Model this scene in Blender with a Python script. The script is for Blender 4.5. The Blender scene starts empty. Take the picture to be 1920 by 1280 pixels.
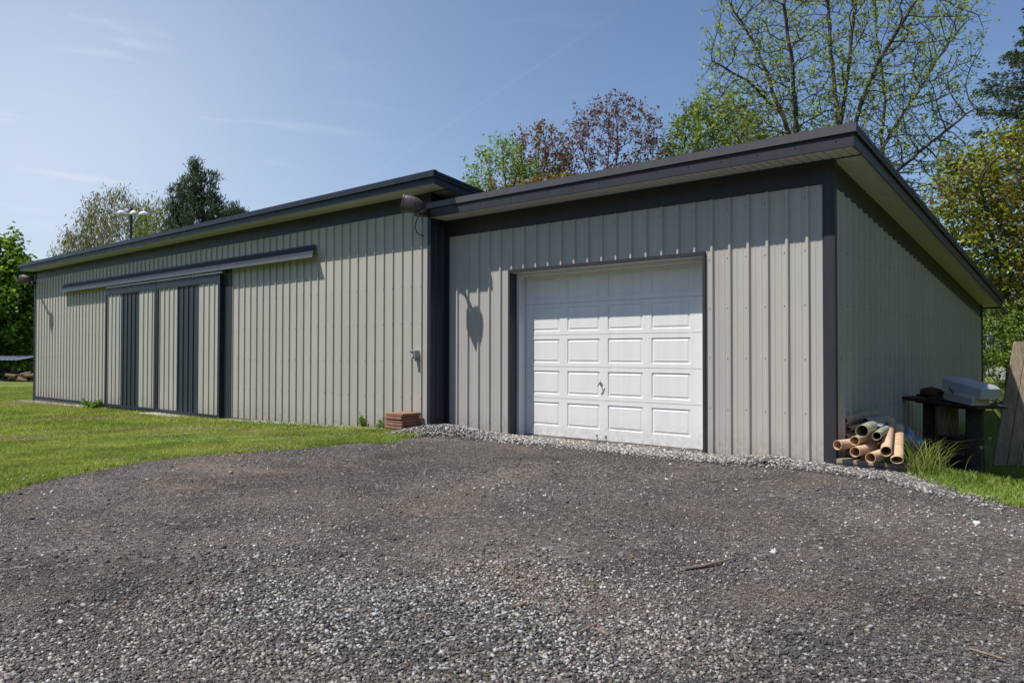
import bpy, math, random
import numpy as np
from math import radians as R, radians
from mathutils import Vector, Matrix
rng = np.random.default_rng(11); random.seed(5)
SC = bpy.context.scene; COL = SC.collection

# ------------------------------------------------------------------ camera
F = 1401.785; YAW, PIT, ROLL = .706, .0162, .0013
CAM = np.array([2.6244, -8.505, 1.2218])
cy, sy, cp_, sp = math.cos(YAW), math.sin(YAW), math.cos(PIT), math.sin(PIT)
FW = np.array([-sy*cp_, cy*cp_, sp]); RT = np.array([cy, sy, 0.]); UP = np.cross(RT, FW)
_c, _s = math.cos(ROLL), math.sin(ROLL)
RT, UP = _c*RT+_s*UP, -_s*RT+_c*UP
def ray(x, y): return FW+RT*(x-960)/F+UP*(640-y)/F
def at(x, y, D): return CAM+ray(x, y)*D
def onZ(x, y, z):
    d = ray(x, y); return CAM+d*(z-CAM[2])/d[2]
cam = bpy.data.cameras.new('camera'); co = bpy.data.objects.new('camera', cam); COL.objects.link(co)
cam.sensor_width = 36; cam.lens = F/1920*36; cam.clip_end = 2000; cam.clip_start = .05
M = Matrix.Identity(4)
for i in range(3):
    M[i][0] = RT[i]; M[i][1] = UP[i]; M[i][2] = -FW[i]; M[i][3] = CAM[i]
co.matrix_world = M; SC.camera = co

# ------------------------------------------------------------------ numpy noise
def vnoise(x, y, seed=0):
    x = np.asarray(x, float); y = np.asarray(y, float)
    xi = np.floor(x).astype(np.int64); yi = np.floor(y).astype(np.int64)
    fx = x-xi; fy = y-yi; fx = fx*fx*(3-2*fx); fy = fy*fy*(3-2*fy)
    def hsh(a, b):
        n = (a*374761393+b*668265263+seed*1442695041) & 0xffffffff
        n = ((n ^ (n >> 13))*1274126177) & 0xffffffff
        return ((n ^ (n >> 16)) & 0xffff)/65535.
    return (hsh(xi, yi)*(1-fx)+hsh(xi+1, yi)*fx)*(1-fy)+(hsh(xi, yi+1)*(1-fx)+hsh(xi+1, yi+1)*fx)*fy
def fbm(x, y, seed=0, o=4):
    s = 0; a = .5
    for k in range(o):
        s = s+a*vnoise(x*2**k, y*2**k, seed+k); a *= .5
    return s/(1-.5**o)

# ------------------------------------------------------------------ materials
def newmat(name):
    m = bpy.data.materials.new(name); m.use_nodes = True
    nt = m.node_tree; nt.nodes.clear()
    o = nt.nodes.new('ShaderNodeOutputMaterial'); b = nt.nodes.new('ShaderNodeBsdfPrincipled')
    nt.links.new(b.outputs[0], o.inputs[0]); return m, nt, b, o
def N(nt, t, **k):
    n = nt.nodes.new(t)
    for a, v in k.items(): setattr(n, a, v)
    return n
def mixc(nt, fac, a, b, mode='MIX'):
    n = nt.nodes.new('ShaderNodeMix'); n.data_type = 'RGBA'; n.blend_type = mode
    for i, v in ((0, fac), (6, a), (7, b)):
        if hasattr(v, 'is_linked') or hasattr(v, 'links'): nt.links.new(v, n.inputs[i])
        elif i == 0: n.inputs[0].default_value = v
        else: n.inputs[i].default_value = (*v, 1)
    return n.outputs[2]
def noise(nt, scale, detail=4, stretch=None, rough=.55, dist=0):
    tc = N(nt, 'ShaderNodeTexCoord'); mp = N(nt, 'ShaderNodeMapping')
    nt.links.new(tc.outputs['Object'], mp.inputs[0])
    if stretch: mp.inputs['Scale'].default_value = stretch
    n = N(nt, 'ShaderNodeTexNoise'); n.inputs['Scale'].default_value = scale; n.inputs['Detail'].default_value = detail
    n.inputs['Roughness'].default_value = rough; n.inputs['Distortion'].default_value = dist
    nt.links.new(mp.outputs[0], n.inputs['Vector']); return n.outputs[0]
def ramp(nt, src, p0, p1, c0=(0, 0, 0), c1=(1, 1, 1)):
    r = N(nt, 'ShaderNodeValToRGB'); e = r.color_ramp.elements
    e[0].position = p0; e[1].position = p1; e[0].color = (*c0, 1); e[1].color = (*c1, 1)
    nt.links.new(src, r.inputs[0]); return r.outputs[0]
def bump(nt, b, src, strength, dist):
    n = N(nt, 'ShaderNodeBump'); n.inputs['Strength'].default_value = strength; n.inputs['Distance'].default_value = dist
    nt.links.new(src, n.inputs['Height']); nt.links.new(n.outputs[0], b.inputs['Normal']); return n
def painted(name, col, rough=.45, spec=.5, can=.0, dirt=.25, dirtcol=None, base_dirt=0., sheet=0.):
    """coated sheet metal: faint fade, vertical rain streaks, oil-canning bump, splash dirt near the ground"""
    m, nt, b, o = newmat(name)
    c = col; dc = dirtcol or tuple(x*.72 for x in col)
    st = ramp(nt, noise(nt, 1.0, 5, (9, 9, .35)), .42, .75)
    fd = ramp(nt, noise(nt, .8, 3), .35, .7)
    mul = N(nt, 'ShaderNodeMath', operation='MULTIPLY'); nt.links.new(st, mul.inputs[0]); mul.inputs[1].default_value = dirt
    out = mixc(nt, mul.outputs[0], c, dc)
    mul2 = N(nt, 'ShaderNodeMath', operation='MULTIPLY'); nt.links.new(fd, mul2.inputs[0]); mul2.inputs[1].default_value = .35*dirt
    out = mixc(nt, mul2.outputs[0], out, tuple(min(1, x*1.12+.01) for x in col))
    if sheet:
        tc0 = N(nt, 'ShaderNodeTexCoord'); s0 = N(nt, 'ShaderNodeSeparateXYZ'); nt.links.new(tc0.outputs['Object'], s0.inputs[0])
        ad0 = N(nt, 'ShaderNodeMath', operation='ADD'); nt.links.new(s0.outputs[0], ad0.inputs[0]); nt.links.new(s0.outputs[1], ad0.inputs[1])
        dv = N(nt, 'ShaderNodeMath', operation='DIVIDE'); nt.links.new(ad0.outputs[0], dv.inputs[0]); dv.inputs[1].default_value = sheet
        fl = N(nt, 'ShaderNodeMath', operation='FLOOR'); nt.links.new(dv.outputs[0], fl.inputs[0])
        wn = N(nt, 'ShaderNodeTexWhiteNoise', noise_dimensions='1D'); nt.links.new(fl.outputs[0], wn.inputs['W'])
        out = mixc(nt, 1.0, out, ramp(nt, wn.outputs[0], 0, 1, (.93, .935, .94), (1.03, 1.02, 1.01)), 'MULTIPLY')
    if base_dirt:
        tc = N(nt, 'ShaderNodeTexCoord'); sx = N(nt, 'ShaderNodeSeparateXYZ'); nt.links.new(tc.outputs['Object'], sx.inputs[0])
        mr = N(nt, 'ShaderNodeMapRange'); nt.links.new(sx.outputs[2], mr.inputs[0])
        mr.inputs[1].default_value = .35; mr.inputs[2].default_value = -.1; mr.inputs[3].default_value = 0; mr.inputs[4].default_value = base_dirt
        nn = ramp(nt, noise(nt, 14, 5), .35, .65)
        mm = N(nt, 'ShaderNodeMath', operation='MULTIPLY'); nt.links.new(mr.outputs[0], mm.inputs[0]); nt.links.new(nn, mm.inputs[1])
        out = mixc(nt, mm.outputs[0], out, (.16, .13, .10))
    nt.links.new(out, b.inputs['Base Color'])
    rr = N(nt, 'ShaderNodeMapRange'); nt.links.new(noise(nt, 6, 4), rr.inputs[0]); rr.inputs[3].default_value = rough-.08; rr.inputs[4].default_value = rough+.12
    nt.links.new(rr.outputs[0], b.inputs['Roughness']); b.inputs['Specular IOR Level'].default_value = spec
    if can: bump(nt, b, noise(nt, 1.0, 2, (2.6, 2.6, .9)), .6, can)
    return m
def vcmat(name, rough=.8, trans=0., spec=.3, bumps=0., bscale=30):
    m, nt, b, o = newmat(name)
    vc = N(nt, 'ShaderNodeVertexColor'); vc.layer_name = 'Col'
    nt.links.new(vc.outputs[0], b.inputs['Base Color']); b.inputs['Roughness'].default_value = rough
    b.inputs['Specular IOR Level'].default_value = spec
    if bumps: bump(nt, b, noise(nt, bscale, 4), .5, bumps)
    if trans:
        t = N(nt, 'ShaderNodeBsdfTranslucent'); mx = N(nt, 'ShaderNodeMixShader'); mx.inputs[0].default_value = trans
        hs = N(nt, 'ShaderNodeHueSaturation'); hs.inputs['Value'].default_value = 1.35; hs.inputs['Saturation'].default_value = 1.1
        nt.links.new(vc.outputs[0], hs.inputs['Color']); nt.links.new(hs.outputs[0], t.inputs[0])
        nt.links.new(b.outputs[0], mx.inputs[1]); nt.links.new(t.outputs[0], mx.inputs[2]); nt.links.new(mx.outputs[0], o.inputs[0])
    return m
def mottled(name, c0, c1, scale, rough=.85, bmp=.003, stretch=None, detail=6, c2=None, spec=.3, p=(.35, .65)):
    m, nt, b, o = newmat(name)
    n = noise(nt, scale, detail, stretch); out = ramp(nt, n, p[0], p[1], c0, c1)
    if c2: out = mixc(nt, ramp(nt, noise(nt, scale*.23, 4, stretch), .5, .7), out, c2)
    nt.links.new(out, b.inputs['Base Color']); b.inputs['Roughness'].default_value = rough; b.inputs['Specular IOR Level'].default_value = spec
    if bmp: bump(nt, b, n, .7, bmp)
    return m
MT = {}
MT['clad_grey'] = painted('grey_cladding', (.475, .447, .415), .46, .4, .014, .30, base_dirt=.6, sheet=.9144)
MT['clad_beige'] = painted('beige_grey_cladding', (.445, .420, .382), .46, .4, .022, .30, base_dirt=.6, sheet=.9314)
MT['trim_char'] = painted('charcoal_trim', (.036, .035, .044), .45, .35, .006, .5, (.052, .051, .057))
MT['drip_char'] = painted('grey_drip_edge', (.078, .077, .086), .42, .45, .006, .45, (.10, .098, .10))
MT['trim_navy'] = painted('dark_blue_trim', (.017, .023, .038), .45, .35, .006, .5, (.032, .039, .052))
MT['clad_navy'] = painted('dark_blue_cladding', (.028, .037, .048), .46, .4, .01, .4, (.04, .047, .052))
MT['lip'] = painted('lightened_hood_lip', (.042, .052, .064), .5, .35, 0, .3)  # lighter copy of hood paint, light caught by the lip put into colour
MT['soffit'] = painted('cream_soffit', (.52, .52, .55), .6, .3, 0, .3)
MT['door_white'] = painted('white_door_paint', (.80, .80, .79), .4, .45, .004, .30, (.60, .60, .57), base_dirt=.40)
MT['stop_white'] = painted('white_door_stop', (.66, .68, .70), .5, .4, 0, .2)
MT['screw'] = painted('screw_heads', (.14, .135, .13), .5, .5, 0, .2)
MT['rubber'] = mottled('black_rubber', (.012, .012, .012), (.03, .03, .03), 30, .8, 0)
MT['steel'] = mottled('galvanised_steel', (.30, .31, .32), (.46, .47, .48), 20, .38, .001, spec=.8)
MT['steel'].node_tree.nodes['Principled BSDF'].inputs['Metallic'].default_value = .75
MT['brown_metal'] = painted('brown_lamp_housing', (.075, .055, .048), .38, .5, 0, .3, (.1, .08, .07))
MT['box_grey'] = painted('grey_outlet_plastic', (.36, .37, .37), .45, .5, 0, .2)
MT['lens'] = mottled('lamp_glass', (.25, .27, .29), (.35, .37, .4), 4, .12, 0, spec=.8)
MT['cardboard'] = mottled('tan_cardboard_tube', (.52, .345, .21), (.64, .46, .31), 7, .8, .002, c2=(.42, .26, .15))
MT['greentube'] = mottled('olive_fibreglass_tube', (.30, .30, .22), (.44, .43, .33), 9, .35, .001, spec=.5)
MT['wood_old'] = mottled('weathered_timber', (.24, .20, .155), (.40, .35, .28), 5, .9, .004, (1.2, 10, 10), c2=(.13, .105, .085))
MT['wood_board'] = mottled('weathered_boards', (.22, .17, .125), (.37, .29, .215), 4, .9, .004, (8, 8, .9), c2=(.19, .15, .11))
MT['wood_dark'] = mottled('dark_wet_timber', (.028, .023, .02), (.07, .055, .045), 6, .85, .004, (1.5, 9, 9))
MT['stump'] = mottled('split_stump_wood', (.13, .085, .05), (.26, .17, .095), 6, .9, .008, (9, 9, 1.2), c2=(.07, .05, .035))
MT['rust'] = mottled('rusty_bark', (.05, .024, .016), (.13, .06, .035), 18, .9, .012)
MT['paver'] = mottled('red_brown_concrete', (.235, .125, .085), (.35, .19, .125), 22, .92, .003, c2=(.18, .095, .07))
MT['bark'] = mottled('grey_brown_bark', (.055, .045, .038), (.14, .118, .10), 12, .95, .012, (3, 3, .7))
MT['bark_pale'] = mottled('pale_bark', (.10, .085, .072), (.22, .19, .165), 12, .95, .01, (3, 3, .7))
MT['bluemetal'] = painted('pale_blue_metal', (.40, .44, .48), .4, .5, .01, .4)
MT['plasticblue'] = mottled('pale_blue_plastic', (.17, .21, .27), (.30, .35, .42), 12, .45, .006, spec=.5)
MT['concrete'] = mottled('concrete_pad', (.36, .33, .28), (.52, .48, .42), 14, .9, .003)
MT['siding'] = mottled('grey_siding', (.38, .38, .40), (.46, .46, .48), 1.2, .8, .0, (1, 1, 30))
MT['roofing'] = mottled('grey_shingles', (.10, .10, .11), (.16, .16, .17), 9, .9, .01)
MT['glass'] = mottled('window_glass', (.03, .035, .04), (.05, .06, .07), 2, .08, 0, spec=.9)
MT['roofmetal'] = painted('pale_metal_roofing', (.26, .28, .31), .4, .5, 0, .3)
MT['leaf'] = vcmat('leaves', .55, .38, .35)
MT['needle'] = vcmat('needles', .6, .15, .3)
MT['grass'] = vcmat('grass_blades', .6, .35, .25)
MT['stone'] = vcmat('gravel_stones', .85, 0, .3, .004, 90)
MT['stick'] = mottled('dry_twig', (.14, .10, .075), (.28, .215, .16), 25, .9, .003)

# ------------------------------------------------------------------ mesh helpers
def mesh_np(name, V, Fc, mat, cols=None, smooth=False):
    """V (n,3); Fc list of (m,k) int arrays; cols per-vertex (n,3)"""
    me = bpy.data.meshes.new(name)
    if not isinstance(Fc, (list, tuple)): Fc = [Fc]
    V = np.asarray(V, np.float32)
    loops = np.concatenate([f.reshape(-1) for f in Fc]).astype(np.int32)
    tot = np.concatenate([np.full(len(f), f.shape[1], np.int32) for f in Fc])
    st = np.concatenate([[0], np.cumsum(tot)[:-1]]).astype(np.int32)
    me.vertices.add(len(V)); me.vertices.foreach_set('co', V.reshape(-1))
    me.loops.add(len(loops)); me.loops.foreach_set('vertex_index', loops)
    me.polygons.add(len(tot)); me.polygons.foreach_set('loop_start', st); me.polygons.foreach_set('loop_total', tot)
    if smooth: me.polygons.foreach_set('use_smooth', np.ones(len(tot), bool))
    me.update(calc_edges=True)
    if cols is not None:
        a = me.color_attributes.new('Col', 'FLOAT_COLOR', 'POINT')
        c = np.ones((len(V), 4), np.float32); c[:, :3] = cols; a.data.foreach_set('color', c.reshape(-1))
    me.materials.append(mat); return me
def rootloc(o):
    while o.parent: o = o.parent
    return np.array(o.location)
def link(name, me, parent=None, loc=(0, 0, 0)):
    o = bpy.data.objects.new(name, me)
    if parent is not None: o.parent = parent
    else: o.location = loc
    COL.objects.link(o); return o
def tag(o, label=None, cat=None, group=None, kind=None):
    if label: o['label'] = label
    if cat: o['category'] = cat
    if group: o['group'] = group
    if kind: o['kind'] = kind
    return o
def thing(name, loc, label, cat, group=None):
    o = bpy.data.objects.new(name, None); o.location = loc; o.empty_display_size = .2; COL.objects.link(o)
    return tag(o, label, cat, group)
class MB:
    def __init__(s): s.v = []; s.f = []
    def add(s, V, Fs):
        n = len(s.v); s.v += [tuple(map(float, p)) for p in V]; s.f += [tuple(i+n for i in f) for f in Fs]; return s
    def box(s, x0, x1, y0, y1, z0, z1):
        return s.add([(x0, y0, z0), (x1, y0, z0), (x1, y1, z0), (x0, y1, z0), (x0, y0, z1), (x1, y0, z1), (x1, y1, z1), (x0, y1, z1)],
                     [(3, 2, 1, 0), (4, 5, 6, 7), (0, 1, 5, 4), (1, 2, 6, 5), (2, 3, 7, 6), (3, 0, 4, 7)])
    def bevbox(s, c, half, b=.004, rot=None, jit=0):
        hx, hy, hz = half; P = []
        for sx in (-1, 1):
            for sy_ in (-1, 1):
                for sz in (-1, 1):
                    P += [(sx*(hx-b), sy_*(hy-b), sz*hz), (sx*(hx-b), sy_*hy, sz*(hz-b)), (sx*hx, sy_*(hy-b), sz*(hz-b))]
        P = np.array(P)
        if jit: P = P+np.random.default_rng(int(abs(c[0]*977+c[1]*131+c[2]*71)*100) % 99991).normal(0, jit, P.shape)
        import bmesh
        bm = bmesh.new(); vs = [bm.verts.new(p) for p in P]; r = bmesh.ops.convex_hull(bm, input=vs)
        bm.verts.index_update(); VV = [np.array(v.co) for v in bm.verts]; FF = [tuple(v.index for v in f.verts) for f in bm.faces]; bm.free()
        if rot is not None: VV = [np.array(rot) @ v for v in VV]
        return s.add([v+np.array(c) for v in VV], FF)
    def quadstrip(s, A, B, close=False):
        n = len(A); m = n if close else n-1
        return s.add(list(A)+list(B), [(i, (i+1) % n, n+(i+1) % n, n+i) for i in range(m)])
    def tube(s, pts, rad, n=8, caps=True):
        pts = [np.array(p, float) for p in pts]; rings = []
        if not hasattr(rad, '__len__'): rad = [rad]*len(pts)
        u = None; base = len(s.v)
        for i, p in enumerate(pts):
            t = pts[min(i+1, len(pts)-1)]-pts[max(i-1, 0)]; t /= np.linalg.norm(t)+1e-9
            if u is None: u = np.cross(t, (0, 0, 1) if abs(t[2]) < .9 else (1, 0, 0))
            u = u-t*(u@t); u /= np.linalg.norm(u); w = np.cross(t, u)
            for k in range(n):
                a = 2*math.pi*k/n; s.v.append(tuple(p+rad[i]*(math.cos(a)*u+math.sin(a)*w)))
        for i in range(len(pts)-1):
            for k in range(n):
                a = base+i*n+k; b = base+i*n+(k+1) % n; s.f.append((a, b, b+n, a+n))
        if caps:
            s.f.append(tuple(base+k for k in range(n))[::-1]); e = base+(len(pts)-1)*n; s.f.append(tuple(e+k for k in range(n)))
        return s
    def also(s, mat):
        s.cuts = getattr(s, 'cuts', []) + [(len(s.f), mat)]; return s
    def build(s, name, mat, parent=None, loc=(0, 0, 0), smooth=False):
        off = rootloc(parent) if parent is not None else np.array(loc)
        me = bpy.data.meshes.new(name); me.from_pydata([tuple(np.array(v)-off) for v in s.v], [], s.f); me.update()
        if smooth: me.polygons.foreach_set('use_smooth', [True]*len(me.polygons))
        me.materials.append(mat)
        for k, (n0, m_) in enumerate(getattr(s, 'cuts', [])):
            me.materials.append(m_)
            for p in me.polygons[n0:]: p.material_index = k+1
        return link(name, me, parent, loc)
RS = .2286
def ribprof(s0, s1, ribs, minor=True, h=.028, rw=.031):
    P = [(s0, 0.)]
    for c in sorted(ribs):
        if minor:
            for mm in (c-RS/3-RS/24, c-2*RS/3+RS/24):
                pass
        seq = []
        if minor:
            for q in (c-2*RS/3+.0, c-RS/3-.0):
                seq += [(q-.012, 0), (q-.006, .0032), (q+.006, .0032), (q+.012, 0)]
        seq += [(c-rw, 0), (c-rw*.42, h), (c+rw*.42, h), (c+rw, 0)]
        for a in seq:
            if s0+.001 < a[0] < s1-.001 and a[0] > P[-1][0]: P.append(a)
    if minor and ribs:
        c = max(ribs)
        for q in (c+RS/3, c+2*RS/3):
            for a in [(q-.012, 0), (q-.006, .0032), (q+.006, .0032), (q+.012, 0)]:
                if a[0] < s1-.001: P.append(a)
    P.append((s1, 0.)); return P
def clad(mb, s0, s1, ribs, z0, z1, mp, minor=True, h=.028, rw=.031, zseg=1):
    """ribbed sheet; mp(s,d,z)->xyz ; z0,z1 may be functions of s"""
    f0 = z0 if callable(z0) else (lambda s: z0); f1 = z1 if callable(z1) else (lambda s: z1)
    P = ribprof(s0, s1, ribs, minor, h, rw)
    prev = [mp(s, d, f0(s)) for s, d in P]
    for k in range(1, zseg+1):
        t = k/zseg; cur = [mp(s, d, f0(s)*(1-t)+f1(s)*t) for s, d in P]; mb.quadstrip(prev, cur); prev = cur
    # folded back edge so the sheet has a thickness
    mb.quadstrip([mp(s, d, f1(s)) for s, d in P], [mp(s, d-.004, f1(s)) for s, d in P])
    mb.quadstrip([mp(s0, 0, f0(s0)), mp(s0, 0, f1(s0))], [mp(s0, -.012, f0(s0)), mp(s0, -.012, f1(s0))])
    mb.quadstrip([mp(s1, 0, f0(s1)), mp(s1, 0, f1(s1))], [mp(s1, -.012, f0(s1)), mp(s1, -.012, f1(s1))])
def screws(mb, pts, nrm, r=.0065):
    nrm = np.array(nrm, float); u = np.cross(nrm, (0, 0, 1)); w = np.cross(nrm, u)
    for p in pts:
        p = np.array(p); A = [p+r*1.4*(math.cos(a)*u+math.sin(a)*w) for a in np.arange(6)*math.pi/3]
        B = [p+nrm*.006+r*.8*(math.cos(a)*u+math.sin(a)*w) for a in np.arange(6)*math.pi/3]
        mb.quadstrip(A, B, True); mb.add(B, [tuple(range(6))])

# ------------------------------------------------------------------ terrain
def h(x, y):
    x = np.asarray(x, float); y = np.asarray(y, float)
    z = np.interp(x, [-60, -24.5, -18.3, -12.3, -9, -6.1, 0, 60], [-.38, -.312, -.242, -.182, -.10, -.015, -.01, -.01])
    yc = np.clip(1.295-.82*x, -.7, .62); z = z+np.interp(y-yc, [-.9, -.2, .0, .25, .95, 2.6, 5], [0, .015, .01, -.07, -.42, -.52, -.55])*np.clip((x-.02)/.3, 0, 1)
    z = z+(fbm(x*.35, y*.35, 3)-.5)*.05*np.clip((-y-.8)/2, 0, 1)
    return z
GP = [(1.55, -1.25), (1.84, -1.30), (4, -2.1), (9, -3.2), (16, -4), (16, -16), (-1.5, -16), (-3.3, -9.5), (-4.3, -7.4), (-4.99, -6.43), (-5.55, -5.7), (-5.98, -4.9), (-5.98, -4.2), (-5.91, -3.65), (-5.7, -2.8), (-5.46, -1.94), (-5.5, -1.4), (-5.66, -.9), (-6.0, -.45), (-6.0, 1), (.02, 1), (.02, -.05), (.62, .02), (.85, -.45), (1.1, -.85), (1.55, -1.25)]
GP = np.array(GP)
def inpoly(x, y, P=GP):
    x = np.asarray(x); y = np.asarray(y); c = np.zeros(x.shape, bool)
    for i in range(len(P)):
        x0, y0 = P[i-1]; x1, y1 = P[i]
        if y0 == y1: continue
        k = ((y0 > y) != (y1 > y)) & (x < (x1-x0)*(y-y0)/(y1-y0)+x0); c ^= k
    return c
def edgedist(x, y, P=GP):
    d = np.full(np.shape(x), 1e9)
    for i in range(len(P)):
        a = P[i-1]; b = P[i]; ab = b-a; L = ab@ab
        if L == 0: continue
        t = np.clip(((x-a[0])*ab[0]+(y-a[1])*ab[1])/L, 0, 1)
        d = np.minimum(d, np.hypot(x-a[0]-t*ab[0], y-a[1]-t*ab[1]))
    return d
def gridmesh(xs, ys, zf):
    X, Y = np.meshgrid(xs, ys); Z = zf(X, Y); V = np.stack([X, Y, Z], -1).reshape(-1, 3)
    nx = len(xs); I = np.arange(len(V)).reshape(Y.shape)
    return V, np.stack([I[:-1, :-1], I[:-1, 1:], I[1:, 1:], I[1:, :-1]], -1).reshape(-1, 4)
xs = np.concatenate([-np.geomspace(900, 30, 24), np.arange(-28, -.5, .5), np.arange(-.5, 3, .1), np.arange(3, 18, .5), np.geomspace(18.5, 900, 24)])
ys = np.concatenate([-np.geomspace(900, 17, 24), np.arange(-16, 30, .5), np.geomspace(31, 900, 24)])
def lawnz(X, Y):
    return h(X, Y)-.03*(inpoly(X, Y) & (edgedist(X, Y) > .5))
V, Fq = gridmesh(xs, ys, lawnz)
m, nt, b, o = newmat('lawn_turf')
base = ramp(nt, noise(nt, 1.3, 6), .3, .7, (.110, .150, .028), (.19, .235, .052))
dry = ramp(nt, noise(nt, .55, 5, rough=.6), .56, .72)
base = mixc(nt, dry, base, (.135, .125, .05))
fine = ramp(nt, noise(nt, 70, 3), .3, .7, (.55, .55, .55), (1.35, 1.35, 1.35))
base = mixc(nt, 1.0, base, fine, 'MULTIPLY')
nt.links.new(base, b.inputs['Base Color']); b.inputs['Roughness'].default_value = .95; b.inputs['Specular IOR Level'].default_value = .15
bump(nt, b, noise(nt, 55, 4), .8, .03)
tag(link('lawn', mesh_np('lawn', V, Fq, m, smooth=True)), kind='structure')
# driveway sheet
def rough_z(X, Y):
    return h(X, Y)+.012+(fbm(X*3, Y*3, 21)-.5)*.018+(fbm(X*11, Y*11, 31)-.5)*.008
V, Fq = gridmesh(np.arange(-6.6, 12, .06), np.arange(-13, .9, .06), rough_z)
cx_, cy_ = V[Fq].mean(1)[:, 0], V[Fq].mean(1)[:, 1]
keep = inpoly(cx_+(vnoise(cx_*5, cy_*5, 5)-.5)*.22+(vnoise(cx_*1.7, cy_*1.7, 24)-.5)*.24, cy_+(vnoise(cx_*5, cy_*5, 6)-.5)*.22+(vnoise(cx_*1.7, cy_*1.7, 25)-.5)*.24)
Fq = Fq[keep]; used = np.unique(Fq); rm = np.full(len(V), -1); rm[used] = np.arange(len(used))
m, nt, b, o = newmat('compacted_gravel')
c = ramp(nt, noise(nt, 1.1, 6, rough=.6), .35, .68, (.070, .061, .055), (.170, .148, .134))
c = mixc(nt, ramp(nt, noise(nt, .62, 6, rough=.65, dist=.5), .54, .70), c, (.185, .145, .112))
vo = N(nt, 'ShaderNodeTexVoronoi'); vo.inputs['Scale'].default_value = 95
tc = N(nt, 'ShaderNodeTexCoord'); nt.links.new(tc.outputs['Object'], vo.inputs['Vector'])
hs = N(nt, 'ShaderNodeSeparateColor'); nt.links.new(vo.outputs['Color'], hs.inputs[0])
c = mixc(nt, 1.0, c, ramp(nt, hs.outputs[0], 0, 1, (.45, .45, .45), (1.75, 1.72, 1.68)), 'MULTIPLY')
vo2 = N(nt, 'ShaderNodeTexVoronoi'); vo2.inputs['Scale'].default_value = 38; nt.links.new(tc.outputs['Object'], vo2.inputs['Vector'])
hs2 = N(nt, 'ShaderNodeSeparateColor'); nt.links.new(vo2.outputs['Color'], hs2.inputs[0])
c = mixc(nt, ramp(nt, hs2.outputs[1], .86, .93), c, (.26, .245, .225))
nt.links.new(c, b.inputs['Base Color']); b.inputs['Roughness'].default_value = .95; b.inputs['Specular IOR Level'].default_value = .2
ad = N(nt, 'ShaderNodeMath', operation='ADD'); nt.links.new(vo.outputs['Distance'], ad.inputs[0]); nt.links.new(noise(nt, 26, 5), ad.inputs[1])
bump(nt, b, ad.outputs[0], 1.0, .014)
tag(link('gravel_driveway', mesh_np('gravel_driveway', V[used], rm[Fq], m, smooth=True)), kind='structure')

# ------------------------------------------------------------------ stones
ICO = None
def ico():
    t = (1+5**.5)/2
    v = np.array([(-1, t, 0), (1, t, 0), (-1, -t, 0), (1, -t, 0), (0, -1, t), (0, 1, t), (0, -1, -t), (0, 1, -t), (t, 0, -1), (t, 0, 1), (-t, 0, -1), (-t, 0, 1)], float)
    f = np.array([(0, 11, 5), (0, 5, 1), (0, 1, 7), (0, 7, 10), (0, 10, 11), (1, 5, 9), (5, 11, 4), (11, 10, 2), (10, 7, 6), (7, 1, 8), (3, 9, 4), (3, 4, 2), (3, 2, 6), (3, 6, 8), (3, 8, 9), (4, 9, 5), (2, 4, 11), (6, 2, 10), (8, 6, 7), (9, 8, 1)])
    return v/np.linalg.norm(v[0]), f
OCT = (np.array([(1, 0, 0), (-1, 0, 0), (0, 1, 0), (0, -1, 0), (0, 0, 1), (0, 0, -1)], float), np.array([(0, 2, 4), (2, 1, 4), (1, 3, 4), (3, 0, 4), (2, 0, 5), (1, 2, 5), (3, 1, 5), (0, 3, 5)]))
_b = np.array([(x_, y_, z_) for x_ in (-1, 1) for y_ in (-1, 1) for z_ in (-1, 1)], float)*.72
CHIP = (_b, np.array([(0, 1, 3), (0, 3, 2), (4, 6, 7), (4, 7, 5), (0, 4, 5), (0, 5, 1), (2, 3, 7), (2, 7, 6), (0, 2, 6), (0, 6, 4), (1, 5, 7), (1, 7, 3)]))
def tone(x, y):
    t = .42+1.28*fbm(x*.55+3, y*.9, 201, 5)**1.2
    for cx in (-3.9, -2.35):                                  # faint wheel lanes from the door
        t = t+.10*np.exp(-((x-cx+y*.30-.06*np.sin(y*1.3))/.26)**2)
    return t
DUST = [(onZ(px_, py_, 0), a_, b_) for px_, py_, a_, b_ in ((150, 1075, .55, .22), (40, 1120, .5, .2), (560, 925, 1.0, .35), (700, 962, .8, .25), (230, 985, .6, .25), (1130, 1140, .35, .16), (1250, 960, .9, .25), (1620, 1010, .7, .25), (930, 1000, .7, .2), (1500, 1120, .5, .2))]
def dust(x, y):
    t = np.zeros(np.shape(x))
    for p_, a_, b_ in DUST:
        dx, dy = x-p_[0], y-p_[1]; u_ = dx*RT[0]+dy*RT[1]; v_ = -dx*RT[1]+dy*RT[0]
        t = np.maximum(t, np.exp(-(u_/a_)**2-(v_/b_)**2))
    return np.clip(t*(.35+1.5*(fbm(x*3.1, y*3.1, 301)-.2)), 0, 1)
def rotz(n, tilt=.35):
    a = rng.uniform(0, 2*math.pi, n); bx = rng.normal(0, tilt, n); by = rng.normal(0, tilt, n)
    ca, sa = np.cos(a), np.sin(a); Z = np.zeros(n); O = np.ones(n)
    Rz = np.stack([ca, -sa, Z, sa, ca, Z, Z, Z, O], -1).reshape(n, 3, 3)
    cb, sb = np.cos(bx), np.sin(bx); Rx = np.stack([O, Z, Z, Z, cb, -sb, Z, sb, cb], -1).reshape(n, 3, 3)
    cc, sc = np.cos(by), np.sin(by); Ry = np.stack([cc, Z, sc, Z, O, Z, -sc, Z, cc], -1).reshape(n, 3, 3)
    return Rx @ Ry @ Rz
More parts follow.
